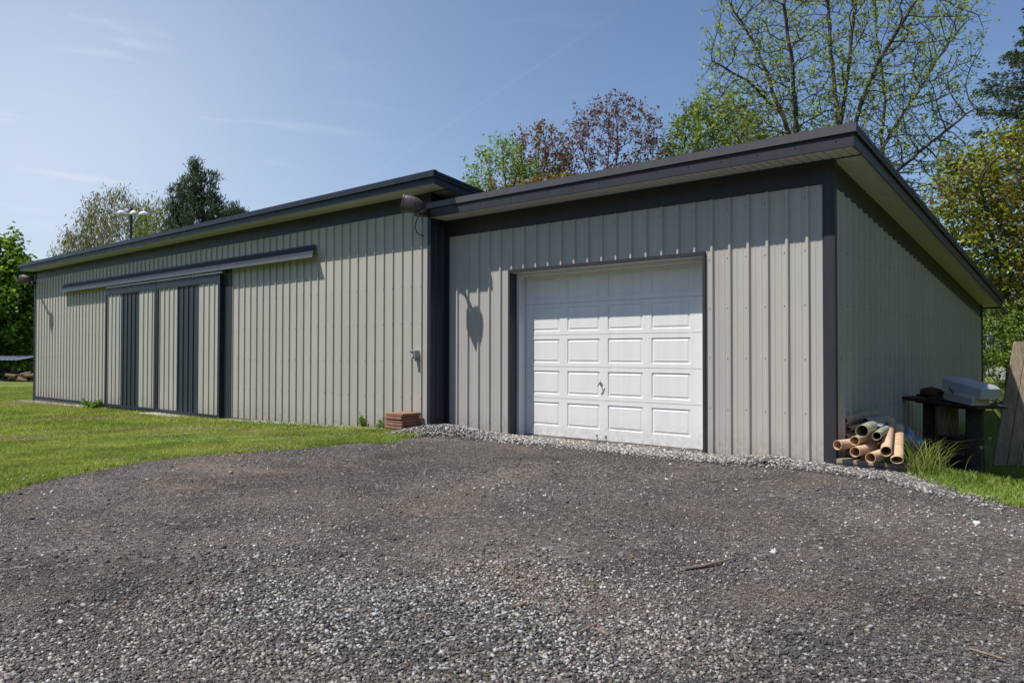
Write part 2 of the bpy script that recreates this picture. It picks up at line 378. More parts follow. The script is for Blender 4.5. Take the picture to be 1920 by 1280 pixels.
def stonecols(n, light=0., soft=0.):
    base = rng.choice(4, n, p=[.42-.16*light, .33-.08*light, .17+.10*light, .08+.14*light])
    lo = np.array([(.068, .065, .066), (.135, .124, .116), (.25, .228, .205), (.44, .41, .365)])[base]
    c = lo*rng.uniform(.7, 1.35, (n, 1))*rng.normal(1, .04, (n, 3))
    odd = rng.random(n) < .004; c[odd] = np.array([.30, .19, .11])*rng.uniform(.7, 1.2, (odd.sum(), 1))
    c = c*(1-soft)+np.array([.105, .094, .087])*soft
    return np.clip(c, .015, .44)
def stones(P, size, proto, flat=(.45, .8), light=0., jit=.22, cap=0.55, soft=0.):
    n = len(P); v, f = proto; k = len(v)
    S = np.stack([size*rng.uniform(.75, 1.25, n), size*rng.uniform(.55, .95, n), size*rng.uniform(*flat, n)], -1)
    L = (v[None]*(1+rng.normal(0, jit, (n, k, 1)).clip(-.45, .45))+rng.normal(0, jit*.7, (n, k, 3)))*S[:, None, :]
    L = np.einsum('nij,nkj->nki', rotz(n), L)
    V = L+P[:, None, :]+np.array([0, 0, 1.])*(S[:, 2]*cap)[:, None, None]
    Fi = f[None]+(np.arange(n)*k)[:, None, None]
    tn = tone(P[:, 0], P[:, 1])[:, None]; ds_ = dust(P[:, 0], P[:, 1]); tan_ = np.maximum(np.clip((fbm(P[:, 0]*.9+9, P[:, 1]*1.3, 231)-.53)*5, 0, 1)*.5, ds_)[:, None]
    cl = stonecols(n, light, soft)*tn; tan_ = tan_*.75; cl = cl*1.10; cl = cl*(1-tan_)+(cl*.45+np.array([.115, .090, .068]))*tan_
    return V.reshape(-1, 3), Fi.reshape(-1, 3), np.repeat(cl, k, 0)
def merge(parts):
    V = []; Fc = []; C = []; o = 0
    for v, f, c in parts: V.append(v); Fc.append(f+o); C.append(c); o += len(v)
    return np.concatenate(V), np.concatenate(Fc), np.concatenate(C)
def frus(n, d0, d1, pw=0.):
    """random ground points in a fan before the camera, density ~ depth^-pw"""
    u = rng.random(n); e = 2-pw
    d = (d0**e+u*(d1**e-d0**e))**(1/e); l = d*rng.uniform(-.86, .86, n)
    x = CAM[0]+FW[0]/cp_*d+RT[0]*l; y = CAM[1]+FW[1]/cp_*d+RT[1]*l
    return x, y, d
parts = []
# fine grit
x, y, d = frus(420000, 2.3, 10.5, .9)
k = inpoly(x, y) & (y < -.02) & (rng.random(len(x)) < .02+2.2*np.clip(fbm(x*.8, y*1.1, 44)-.28, 0, 1))
x, y, d = x[k], y[k], d[k]; P = np.stack([x, y, rough_z(x, y)], -1)
parts.append(stones(P, rng.uniform(.0022, .0058, len(P))*(1+.05*d), OCT, soft=.45))
# medium stones everywhere, clumped
x, y, d = frus(120000, 2.3, 11, .5)
dn = fbm(x*.9, y*.9, 61); cz = np.clip((4.9-d+1.1*(dn-.5))/1.2, 0, 1)
# worn centre of the drive carries few stones, the front carries many
k = inpoly(x, y) & (y < -.02) & (rng.random(len(x)) < (.03+1.1*np.clip(dn-.44, 0, 1)*1.6)*(1+.6*cz)+.35*cz)
k &= rng.random(len(x)) > dust(x, y)*.8
x, y = x[k], y[k]; P = np.stack([x, y, rough_z(x, y)], -1)
parts.append(stones(P, rng.uniform(.0045, .0105, len(P)), CHIP, light=.1, jit=.2))
# coarse crushed stone in the foreground
x, y, d = frus(150000, 2.3, 6.0, .3)
dn = fbm(x*1.1, y*1.1, 71); px = (RT[0]*(x-CAM[0])+RT[1]*(y-CAM[1]))/d
lim = 4.0-1.3*np.clip(px-.15, 0, 1)*1.6-.5*np.clip(-px-.35, 0, 1)
k = inpoly(x, y) & (rng.random(len(x)) < np.clip((lim-d)/1.3+3.4*(dn-.5)-.05, .03, .72))
k &= rng.random(len(x)) > dust(x, y)*.8
x, y = x[k], y[k]; P = np.stack([x, y, rough_z(x, y)], -1)
parts.append(stones(P, rng.uniform(.0048, .0122, len(P)), CHIP, (.3, .6), .62, .2))
x, y, d = frus(650, 2.5, 9, .4); k = inpoly(x, y) & (y < -.1); x, y = x[k], y[k]; P = np.stack([x, y, rough_z(x, y)], -1)
parts.append(stones(P, rng.uniform(.011, .022, len(P)), CHIP, (.3, .55), .3, .16))
V, Fq, C = merge(parts)
tag(link('gravel', mesh_np('gravel', V, Fq, MT['stone'], C)), 'loose dark grey crushed stone and grit spread over the driveway', 'gravel', kind='stuff')
# pale stone border heaped along the right facade
parts = []
n = 42000; x = rng.uniform(-6.15, 1.75, n); t = rng.random(n)
yc = np.interp(x, [-6.1, -5.6, -4.6, -3, -1, 0, .6, 1.2, 1.75], [-.85, -.55, -.3, -.32, -.28, -.2, -.25, -.95, -1.45])
wd = np.interp(x, [-6.1, -5.5, -4.6, -3, -1.5, .6, 1.75], [.42, .50, .42, .46, .44, .40, .28])
y = yc+rng.normal(0, .5, n)*wd
hp = np.interp(x, [-6.2, -5.8, -5.5, -5.1, -4.7, -1.5, -1.0, -.65, -.3, .1, .5, 1.75], [.03, .12, .15, .10, .03, .0, .03, .085, .03, .01, .0, 0])*np.exp(-((y-yc+.0)/(wd*.7))**2)
k = (y < -.035) | ((x > -4.6) & (x < -1.6) & (y < .3) & (rng.random(n) < .5)) | ((x > .1) & (y < -.08))
k &= ~((x > .02) & (x < .74) & (y > -.13))
k &= rng.random(n) < np.exp(-((y-yc)/(wd*.8))**2)*(.55+.9*(vnoise(x*4, y*4, 77)-.3))+.07
k &= ~((x < -5.98) & (y > -.36)); k &= rng.random(n) < np.clip((1.35-x)/.5, .12, 1)
x, y, hp = x[k], y[k], hp[k]
P = np.stack([x, y, h(x, y)+.014+hp*rng.uniform(.5, 1, len(x))], -1)
V, Fq, C = merge([stones(P, rng.uniform(.008, .019, len(P)), CHIP, (.45, .8), .6, .16)])
# grey-buff limestone is paler than the drive
C = np.clip(C*1.12+.03, 0, .6)
tag(link('stone_border', mesh_np('stone_border', V, Fq, MT['stone'], C)), 'pale crushed stone heaped along the foot of the grey garage wall', 'gravel', kind='stuff')
# stone strip at the foot of the long shed
n = 9000; x = rng.uniform(-24.7, -6.1, n); y = -.41-abs(rng.normal(0, .13, n)); k = ((x < -19.4) | (x > -12)) & (rng.random(n) < np.where(x < -19.4, 1, .8))
x, y = x[k], y[k]; P = np.stack([x, y, h(x, y)+.012], -1)
V, Fq, C = merge([stones(P, rng.uniform(.012, .026, len(P)), OCT, (.5, .8), .8, .2)])
tag(link('stone_strip', mesh_np('stone_strip', V, Fq, MT['stone'], np.clip(C*1.3+.05, 0, .6))), 'narrow strip of pale stones along the foot of the long beige shed', 'gravel', kind='stuff')
V, Fq = gridmesh(np.linspace(-24.6, -18.7, 30), np.linspace(-.70, -.35, 4), lambda X, Y: h(X, Y)+.008)
tag(link('dirt_strip', mesh_np('dirt_strip', V, Fq, MT['concrete'])), kind='structure')

# ------------------------------------------------------------------ garage (right building)
SL = -.1195
def Zs(y): return 3.365+SL*y            # soffit / wall head line of the right garage, falling to the rear
G = thing('garage', (-3, 0, 0), 'grey ribbed metal garage with charcoal trim and a white overhead door', 'garage')
DL, DR, DH, YD = -4.646, -1.536, 2.43, .30
frib = [-.2748-i*RS for i in range(25)]
fm = lambda s, d, z: (s, -.002-d, z)
mb = MB()
clad(mb, -5.95, DL-.03, [c for c in frib if c < DL-.03+.0], -.08, 3.094, fm, zseg=6)
clad(mb, DL-.03, DR+.03, [c for c in frib if DL-.03 < c < DR+.03], DH+.02, 3.094, fm, zseg=2)
clad(mb, DR+.03, -.105, [c for c in frib if c > DR+.03], -.08, 3.094, fm, zseg=6)
mb.also(MT['screw']); pts = []
for zz in (.56, 1.166, 1.768, 2.37, 2.97):
    for c in frib:
        if DL-.06 < c-.032 < DR+.06 and zz < 2.6: continue
        pts.append((c-.033, -.004, zz+rng.normal(0, .004)))
for c in frib:
    if DL < c < DR: pts.append((c-.033, -.004, 2.50))
screws(mb, pts, (0, -1, 0)); mb.build('front_wall', MT['clad_grey'], G)
D = 9.45
sm = lambda s, d, z: (.002+d, s, z)
mb = MB(); srib = [.0489+i*RS for i in range(1, 41)]
clad(mb, .10, D-.05, srib, -.62, lambda s: Zs(s)-.30, sm, zseg=5)
mb.also(MT['screw']); pts = []
for zz in (.56, 1.166, 1.768, 2.37):
    for c in srib:
        if zz < Zs(c)-.36: pts.append((.004, c-.03, zz+rng.normal(0, .003)))
screws(mb, pts, (1, 0, 0)); mb.build('side_wall', MT['clad_grey'], G)
mb = MB(); mb.box(-5.9, -.01, D-.02, D, -.7, Zs(D)-.02); mb.build('rear_wall', MT['clad_grey'], G)
# dark frieze bands
mb = MB(); mb.box(-5.99, -.02, 0, .03, 3.0, 3.36); mb.build('frieze', MT['trim_char'], G)
mb = MB()
A = [(0.0, s, Zs(s)-.36) for s in (0.02, D)]; B = [(0.0, s, Zs(s)) for s in (0.02, D)]
mb.quadstrip(A, B); mb.quadstrip([(-.03,)+a[1:] for a in A], [(-.03,)+a[1:] for a in B]); mb.quadstrip(A, [(-.03,)+a[1:] for a in A])
mb.build('frieze', MT['trim_char'], G)
# corner trims
mb = MB(); mb.box(-6.01, -5.952, -.012, .0, -.08, 3.345); mb.build('corner_trim', MT['trim_char'], G)
mb = MB(); mb.box(-.098, .022, -.024, .06, -.1, 3.352); mb.box(-.112, -.1, -.012, 0, -.1, 3.352)
mb.build('corner_trim', MT['trim_char'], G)
mb = MB(); mb.box(-.03, .024, D-.06, D+.024, -.7, Zs(D)-.01); mb.build('corner_trim', MT['trim_char'], G)
# roof: sheet, fascia, drip edge, soffits
OY, EX, BY = .45, .37, D+.28
ztop = lambda y: 3.579+SL*(y+OY)
mb = MB()
clad(mb, -6.0, EX, [-5.9+i*RS for i in range(27)], 0, 1, lambda s, d, z: (s, -OY+.01+z*(BY+OY-.02), ztop(-OY+z*(BY+OY))-.040+d), minor=False)
mb.build('roof', MT['trim_char'], G)
def eave(mb, x0, x1, y, z0, z1, t=.02): mb.box(x0, x1, y, y+t, z0, z1)
FX0 = -6.02
mb = MB(); eave(mb, FX0, EX, -OY, 3.498, 3.585); mb.box(FX0, EX, -OY, -OY+.07, 3.586, 3.590)
mb.build('drip_edge', MT['drip_char'], G)
mb = MB(); mb.box(FX0, EX-.03, -OY+.034, -OY+.05, 3.357, 3.53); mb.box(FX0, EX-.03, -OY+.022, -OY+.034, 3.357, 3.462); mb.also(MT['rubber']); screws(mb, [(xx, -OY+.021, 3.438+rng.normal(0, .004)) for xx in np.arange(-5.3, .3, .42)], (0, -1, 0), .006)
for xx in (-4.28, -1.0): mb.box(xx, xx+.002, -OY+.0195, -OY+.0215, 3.357, 3.462)
mb.build('front_fascia', MT['trim_char'], G)
def rake(mb, x, y0, y1, zl, zh, t):
    A = [(x, y, zl(y)) for y in (y0, y1)]; B = [(x, y, zh(y)) for y in (y0, y1)]
    A2 = [(x-t,)+a[1:] for a in A]; B2 = [(x-t,)+a[1:] for a in B]
    mb.add([A[0], A[1], B[1], B[0], A2[0], A2[1], B2[1], B2[0]], [(0, 1, 2, 3), (7, 6, 5, 4), (0, 4, 5, 1), (3, 2, 6, 7), (0, 3, 7, 4), (1, 5, 6, 2)])
mb = MB(); rake(mb, EX, -OY+.003, BY, lambda y: ztop(y)-.085, lambda y: ztop(y)+.006, .02); mb.build('side_drip_edge', MT['trim_char'], G)
mb = MB(); rake(mb, EX-.03, -OY+.05, BY, lambda y: ztop(y)-.214, lambda y: ztop(y)-.05, .014); mb.build('side_fascia', MT['trim_char'], G)
mb = MB(); mb.box(-6.0, EX-.03, BY-.01, BY, ztop(BY)-.2, ztop(BY)-.01); mb.build('rear_fascia', MT['trim_char'], G)
# front soffit with V-grooves, slopes none
mb = MB(); xx = np.arange(-6.0, EX-.045, .1016); xx = np.append(xx, EX-.045)
for a, b_ in zip(xx[:-1], xx[1:]):
    P = [(a, 0), (a+.005, .016), (a+.016, .016), (a+.021, 0), (b_, 0)]
    mb.quadstrip([(p[0], -OY+.05, 3.362+p[1]) for p in P], [(p[0], -.0, 3.362+p[1]) for p in P])
mb.build('front_soffit', MT['soffit'], G)
mb = MB(); yy = np.arange(.0, BY-.02, .1016); yy = np.append(yy, BY-.012)
for a, b_ in zip(yy[:-1], yy[1:]):
    P = [(a, 0), (a+.006, .006), (a+.012, 0), (b_, 0)]
    mb.quadstrip([(.0, p[0], Zs(p[0])-.008+p[1]) for p in P], [(EX-.045, p[0], Zs(p[0])-.008+p[1]) for p in P])
mb.build('side_soffit', MT['soffit'], G)
mb = MB(); mb.box(.0, EX-.045, -.012, .004, 3.350, 3.361); mb.box(-5.98, .0, -.03, -.012, 3.349, 3.3615); mb.build('soffit_channel', MT['trim_char'], G)
# door opening trim
mb = MB()
mb.box(DL-.035, DR+.035, -.034, .0, DH-.0, DH+.045); mb.box(DL-.035, DL, -.034, .0, -.06, DH); mb.box(DR, DR+.035, -.034, .0, -.06, DH)
mb.box(DL-.012, DL, .0, .13, -.06, DH); mb.box(DR, DR+.012, .0, .13, -.06, DH)
mb.build('door_trim', MT['trim_char'], G)
mb = MB(); mb.box(DL, DR, .0, YD+.04, DH-.006, DH+.04); mb.box(DL-.012, DL+.045, .132, YD-.012, -.02, DH-.008); mb.box(DR-.045, DR+.012, .132, YD-.012, -.02, DH-.008); mb.box(DL+.045, DR-.045, .132, YD-.012, DH-.05, DH-.008)
mb.build('door_stop', MT['stop_white'], G)
mb = MB(); mb.box(DL-.03, DR+.03, YD+.06, YD+.08, -.1, DH+.1); mb.build('door_backing', MT['rubber'], G)
gd = MB(); gd.box(DL+.0, DR-.0, YD+.012, YD+.045, .005, DH-.01); gdo = gd.build('overhead_door', MT['door_white'], G)
pan = [(-4.5425, -4.0134), (-3.8672, -3.3067), (-3.1643, -2.6074), (-2.4687, -1.9033)]
pan = [(2.624+(a-2.624)*.9932, 2.624+(b_-2.624)*.9932) for a, b_ in pan]; zl = [.006, .5662, 1.0312, 1.4962, 1.9612, 2.4262]
def section(z0, z1):
    mb = MB(); dz = z1-z0; pz0, pz1 = z1-.405, z1-.062
    if z0 < .05: pz0 = z1-.405
    xsx = [DL+.002]; [xsx.extend(p) for p in pan]; xsx.append(DR-.002)
    zz = [z0+.003, pz0, pz1, z1-.003]
    q = lambda a, b_, c, d_, ya, yb=None: mb.add([(a, ya, c), (b_, ya, c), (b_, ya, d_), (a, ya, d_)], [(0, 1, 2, 3)])
    for i in range(9):
        for j in range(3):
            if i % 2 == 1 and j == 1: continue
            q(xsx[i], xsx[i+1], zz[j], zz[j+1], YD)
    for a, b_ in pan:
        r = []
        for ins, dep in ((0, 0), (.004, .011), (.012, .012), (.045, .002), (.048, .0035)):
            r.append([(a+ins, YD+dep, pz0+ins), (b_-ins, YD+dep, pz0+ins), (b_-ins, YD+dep, pz1-ins), (a+ins, YD+dep, pz1-ins)])
        for k in range(4): mb.quadstrip(r[k], r[k+1], True)
        mb.add(r[4], [(0, 1, 2, 3)])
    for zc, dd in ((z0+.003, -1), (z1-.003, 1)):
        mb.quadstrip([(DL+.002, YD, zc), (DR-.002, YD, zc)], [(DL+.002, YD+.012, zc+.001*dd), (DR-.002, YD+.012, zc+.001*dd)])
    return mb
for k in range(5): section(zl[k], zl[k+1]).build('door_section', MT['door_white'], gdo)
mb = MB(); mb.box(DL+.002, DR-.002, YD-.004, YD+.03, -.02, .003); mb.build('bottom_seal', MT['rubber'], gdo)
# T handle and lift handle
hx, hz = -3.235, .80
mb = MB(); mb.tube([(hx, YD, hz), (hx, YD-.012, hz)], .022, 14); mb.tube([(hx, YD-.012, hz), (hx, YD-.05, hz)], .007, 8)
mb.tube([(hx-.028, YD-.052, hz-.042), (hx, YD-.056, hz), (hx+.028, YD-.052, hz+.042)], [.006, .009, .006], 8); mb.build('door_handle', MT['steel'], gdo, smooth=False)
mb = MB(); z = .045
mb.tube([(hx-.075, YD, z+.02), (hx-.075, YD-.02, z+.012), (hx-.055, YD-.04, z), (hx+.055, YD-.04, z), (hx+.075, YD-.02, z+.012), (hx+.075, YD, z+.02)], [.006, .006, .0075, .0075, .006, .006], 8)
mb.box(hx-.09, hx-.06, YD-.004, YD, z, z+.04); mb.box(hx+.06, hx+.09, YD-.004, YD, z, z+.04); mb.build('lift_handle', MT['steel'], gdo)

# ------------------------------------------------------------------ long shed (left building)
YL = -.345; LX0, LX1, LH, LS = -24.077, -6.018, 3.782, 3.519; LRS = .23285
S = thing('long_shed', (-15, YL, -.1), 'long beige ribbed metal shed with dark blue trim and two sliding doors', 'shed')
lm = lambda s, d, z: (s, YL-.002-d, z)
lrib = [-6.2218-i*LRS for i in range(77)]
mb = MB(); clad(mb, LX0+.04, LX1-.06, [c for c in lrib if LX0+.08 < c < LX1-.1], -.125, LS, lm, minor=False, h=.023, rw=.015, zseg=6)
mb.also(MT['screw']); pts = []
for zz in (.5, 1.1, 1.7, 2.3, 2.9, 3.40):
    for c in lrib[:76]: pts.append((c, YL-.025, zz+rng.normal(0, .006)))
screws(mb, pts, (0, -1, 0), .006); mb.build('front_wall', MT['clad_beige'], S)
DB = 9.3
mb = MB(); mb.box(LX1-.03, LX1, YL+.03, DB, -.1, 3.1); mb.box(LX0, LX0+.03, YL+.03, DB, -.3, 3.0); mb.box(LX0, LX1, DB-.02, DB, -.3, 2.5); mb.build('wall', MT['trim_navy'], S)
# ribbed return next to the garage
Zl = lambda y: LH+SL*(y-YL)
mb = MB(); clad(mb, YL+.02, -.03, [YL+.11, YL+.25], -.08, 3.25, lambda s, d, z: (LX1+.001+d, s, z), minor=False, h=.015, rw=.018); mb.build('return_cladding', MT['clad_navy'], S)
mb = MB(); mb.box(LX0+.02, LX1-.01, YL, YL+.03, 3.3, LH); mb.build('frieze', MT['trim_navy'], S)
mb = MB()
A = [(LX1, s, 3.2 if s < 1 else Zl(s)-.4) for s in (YL+.01, DB)]; B = [(LX1, s, Zl(s)) for s in (YL+.01, DB)]
mb.quadstrip(A, B); mb.build('side_frieze', MT['trim_navy'], S)
mb = MB(); mb.box(LX1-.062, LX1+.018, YL-.026, YL+.02, -.08, LH-.006); mb.build('corner_trim', MT['trim_navy'], S)
mb = MB(); mb.box(LX0-.02, LX0+.06, YL-.026, YL+.03, -.30, LH-.006); mb.build('corner_trim', MT['trim_navy'], S)
mb = MB(); mb.box(LX0+.06, -18.34, YL-.035, YL, -.19, -.13); mb.build('base_trim', MT['trim_navy'], S); mb = MB(); mb.box(-12.06, LX1-.1, YL-.03, YL, -.175, -.123); mb.build('base_trim', MT['trim_navy'], S)
mb = MB(); mb.box(LX0+.06, LX1-.1, YL+.0, YL+.1, -.45, -.12); mb.build('footing', MT['concrete'], S)
LO = .448; LE0, LE1 = -24.19, -5.488; LB = DB+.4
lt = lambda y: 3.961+SL*(y-(YL-LO))
mb = MB(); clad(mb, LE0, LE1, [LE0+.1+i*RS for i in range(80)], 0, 1, lambda s, d, z: (s, YL-LO+.01+z*(LB-YL+LO-.02), lt(YL-LO+z*(LB-YL+LO))-.040+d), minor=False)
mb.build('roof', MT['trim_navy'], S)
yo = YL-LO
mb = MB(); mb.box(LE0, LE1, yo, yo+.02, 3.880, 3.966); mb.box(LE0, LE1, yo, yo+.07, 3.967, 3.971)
mb.add([(LE0, yo-.0, 3.884), (LE1, yo, 3.884), (LE1, yo-.022, 3.874), (LE0, yo-.022, 3.874)], [(0, 1, 2, 3)]); mb.build('drip_edge', MT['trim_navy'], S)
mb = MB(); mb.box(LE0+.02, LE1-.022, yo+.022, yo+.036, 3.7685, 3.905)
for xx in (-18.6, -12.7, -9.3): mb.box(xx, xx+.003, yo+.0205, yo+.0225, 3.7685, 3.87)
mb.build('front_fascia', MT['trim_navy'], S)
mb = MB(); rake(mb, LE1, yo+.003, LB, lambda y: lt(y)-.085, lambda y: lt(y)+.006, .02); mb.build('side_drip_edge', MT['trim_navy'], S)
mb = MB(); rake(mb, LE1-.022, yo+.036, LB, lambda y: lt(y)-.19, lambda y: lt(y)-.05, .014); mb.build('side_fascia', MT['trim_navy'], S)
mb = MB(); rake(mb, LE0+.02, yo+.003, LB, lambda y: lt(y)-.19, lambda y: lt(y)+.006, .02); mb.build('side_fascia', MT['trim_navy'], S)
mb = MB(); xx = np.append(np.arange(LE0+.02, LE1-.04, .1016), LE1-.04)
for a, b_ in zip(xx[:-1], xx[1:]):
    P = [(a, 0), (a+.005, .007), (a+.01, 0), (b_, 0)]
    mb.quadstrip([(p[0], yo+.036, 3.780+p[1]) for p in P], [(p[0], YL, 3.780+p[1]) for p in P])
mb.build('front_soffit', MT['soffit'], S)
mb = MB(); yy = np.append(np.arange(YL, LB-.02, .1016), LB-.01)
for a, b_ in zip(yy[:-1], yy[1:]):
    P = [(a, 0), (a+.006, .006), (a+.012, 0), (b_, 0)]
    mb.quadstrip([(LX1, p[0], Zl(p[0])-.008+p[1]) for p in P], [(LE1-.036, p[0], Zl(p[0])-.008+p[1]) for p in P])
mb.build('side_soffit', MT['soffit'], S)
mb = MB(); mb.box(LX1, LE1-.036, YL-.012, YL+.008, 3.765, 3.779); mb.build('soffit_channel', MT['trim_navy'], S)
# sliding doors
DXL, DXM, DXR, DY0, DY1, DZ0, DZ1 = -18.312, -15.348, -12.354, YL-.137, YL-.046, -.125, 2.893
def sdoor(x0, x1, d0, d1, lab):
    mb = MB(); fw = .085
    mb.box(x0, x1, DY0, DY1, DZ1-.16, DZ1); mb.box(x0, x1, DY0, DY1, DZ0-.05, DZ0+.03)
    mb.box(x0, x0+fw, DY0, DY1, DZ0+.03, DZ1-.16); mb.box(x1-fw, x1, DY0, DY1, DZ0+.03, DZ1-.16)
    dr = mb.build('sliding_door', MT['trim_navy'], S); dr['label'] = lab
    f = lambda s, d, z: (s, DY0+.03-d, z)
    rb = [x0+.16+i*LRS for i in range(14)]
    for a, b_, mt, nm in ((x0+fw, d0, MT['clad_beige'], 'pale_panel'), (d0, d1, MT['clad_navy'], 'dark_panel'), (d1, x1-fw, MT['clad_beige'], 'pale_panel')):
        mb = MB(); clad(mb, a, b_, [c for c in rb if a+.03 < c < b_-.02], DZ0+.03, DZ1-.16, f, minor=False, h=.023, rw=.015); mb.build(nm, mt, dr)
    return dr
sdoor(DXL, DXM-.01, -17.385, -16.316, 'left sliding door, tight against the left frame')
sdoor(DXM+.01, DXR, -14.34, -13.311, 'right sliding door beside the dark post')
mb = MB(); mb.box(-12.313, -12.068, YL-.032, YL, -.165, 3.03); mb.build('door_jamb', MT['clad_navy'], S); mb = MB(); mb.box(-18.413, -18.332, YL-.05, YL, -.195, 3.03); mb.build('door_jamb', MT['clad_navy'], S)
# sloped track hood: wall flange, steep slope, front lip
mb = MB()
sec = [(YL-.040, 3.206, -21.56, -9.084), (YL-.155, 3.030, -21.48, -8.99), (YL-.150, 3.018, -21.48, -8.99), (YL-.036, 3.18, -21.56, -9.084)]
A = [(a, y, z) for y, z, a, b_ in sec]; B = [(b_, y, z) for y, z, a, b_ in sec]
mb.quadstrip(A, B, True); mb.add(A, [(0, 1, 2, 3)]); mb.add(B, [(3, 2, 1, 0)])
mb.quadstrip([(-21.56, YL-.037, 3.235), (-9.084, YL-.037, 3.235)], [(-21.56, YL-.0405, 3.204), (-9.084, YL-.0405, 3.204)])
for xx in (-12.5, -17.0): mb.quadstrip([(xx, YL-.043, 3.208), (xx+.05, YL-.043, 3.208)], [(xx+.05, YL-.158, 3.032), (xx+.10, YL-.158, 3.032)])
mb.build('track_hood', MT['trim_navy'], S)
mb = MB()
sec = [(YL-.156, 3.031, -21.48, -8.99), (YL-.196, 2.968, -21.44, -8.94), (YL-.192, 2.965, -21.44, -8.94), (YL-.151, 3.025, -21.48, -8.99)]
A = [(a, y, z) for y, z, a, b_ in sec]; B = [(b_, y, z) for y, z, a, b_ in sec]; mb.quadstrip(A, B, True); mb.build('hood_lip', MT['lip'], S)
mb = MB(); mb.box(-18.3, -12.3, YL-.12, YL-.06, 2.92, 2.975); mb.build('track_rail', MT['steel'], S)
# concrete door pad
mb = MB(); mb.bevbox((-14.6, -.62, -.238), (.85, .20, .06), .01); tag(mb.build('door_pad', MT['concrete']), kind='structure')

# floodlights
def flood(loc, face, label, cable=False, back=None):
    t = thing('floodlight', loc, label, 'floodlight', 'brown floodlights on the shed corners')
    f = np.array(face, float); f /= np.linalg.norm(f); u = np.cross(f, (0, 0, 1)); u /= np.linalg.norm(u); w = np.cross(u, f)
    L = np.array(loc); mb = MB(); rings = []
    for tt, rs in ((.0, 1.), (.05, 1.), (.10, .97), (.17, .86), (.23, .66), (.27, .42), (.285, .18)):
        c = L-f*tt
        rings.append([c+rs*(.115*np.sign(math.cos(a))*abs(math.cos(a))**.65*u+.135*np.sign(math.sin(a))*abs(math.sin(a))**.65*w) for a in np.arange(24)*math.pi/12])
    for a, b_ in zip(rings[:-1], rings[1:]): mb.quadstrip(a, b_, True)
    mb.add(rings[-1], [tuple(range(24))]); mb.build('housing', MT['brown_metal'], t, smooth=True)
    mb = MB(); o1 = [L+f*.0+1.06*(p-L) for p in rings[0]]; o2 = [p+f*.02 for p in o1]; i2 = [L+f*.02+.88*(p-L) for p in rings[0]]
    mb.quadstrip(o1, o2, True); mb.quadstrip(o2, i2, True); mb.quadstrip(rings[0], o1, True); mb.build('lens_frame', MT['brown_metal'], t)
    mb = MB(); mb.add([p-f*.01 for p in i2], [tuple(range(24))]); mb.build('lens', MT['lens'], t)
    mb = MB(); bk = np.array(back); c = L-f*.24-w*.10
    mb.bevbox(c-w*.03, (.05, .05, .035), .008); mb.tube([c-w*.03, (c+bk)/2-w*.02, bk], [.035, .03, .035], 8); mb.bevbox(bk, (.05, .035, .06), .01); mb.build('bracket', MT['brown_metal'], t)
    return t
L1 = np.array([-5.97, -.93, 3.50])
f1 = flood(L1, (-.75, -.42, .16), 'brown floodlight with dangling black cable where the two roofs meet', back=(-6.04, -.46, 3.43))
P_ = []
for px_, py_, yy_ in ((788, 398, -.62), (785, 405, -.55), (780, 416, -.50), (778.5, 426, -.47), (781, 435, -.45), (786, 440, -.43), (791, 441.5, -.41), (795, 442, -.375)):
    d_ = ray(px_, py_); P_.append(CAM+d_*(yy_-CAM[1])/d_[1])
mb = MB(); mb.tube(P_, .008, 7); mb.build('cable', MT['rubber'], f1, smooth=True)
d_ = ray(42, 524); P2 = CAM+d_*(-1.0-CAM[1])/d_[1]
flood(P2, (-.9, -.42, -.05), 'brown floodlight at the far left corner of the long shed', back=(LX0-.04, YL-.05, 3.42))

# outlet box
ob = thing('outlet_box', (-6.33, YL-.02, 1.21), 'small grey weatherproof outlet box with its cover flipped up on the beige wall', 'outlet box')
mb = MB(); mb.bevbox((-6.325, YL-.052, 1.21), (.042, .048, .066), .006); mb.build('box', MT['box_grey'], ob)
mb = MB(); mb.bevbox((-6.325, YL-.104, 1.205), (.048, .006, .066), .003); mb.tube([(-6.325, YL-.108, 1.19), (-6.325, YL-.125, 1.19)], .03, 14); mb.build('cover', MT['box_grey'], ob)
mb = MB(); mb.bevbox((-6.335, YL-.118, 1.262), (.03, .02, .010), .003, rot=Matrix.Rotation(.5, 3, 'X')); mb.build('flap', MT['steel'], ob)
mb = MB(); mb.tube([(-6.325, YL-.05, 1.15), (-6.325, YL-.05, 1.10)], .012, 8); mb.build('nipple', MT['steel'], ob)

# paver stack
for k in range(6):
    z0 = -.012+k*.0505; dx, dy, a = rng.normal(0, .010), rng.normal(0, .007), rng.normal(0, .025)
    if k == 4: dx -= .012
    if k == 0: dx += .02
    nm = ['lowest red paver slab, half sunk in the grass', 'second red paver slab from the bottom of the stack', 'third red paver slab from the bottom of the stack', 'fourth red paver slab, just under the shifted one', 'second red paver slab from the top, shifted a little left', 'top red paver slab of the stack, sunlit on its face'][k]
    mb = MB(); mb.bevbox((-6.395+dx, -.60+dy, z0+.025), (.2, .2, .0218), .006, rot=Matrix.Rotation(a, 3, 'Z'), jit=.0012)
    tag(mb.build('paver_slab', MT['paver'], loc=(-6.395, -.60, z0)), nm, 'paver slab', 'stack of red paver slabs by the shed wall')

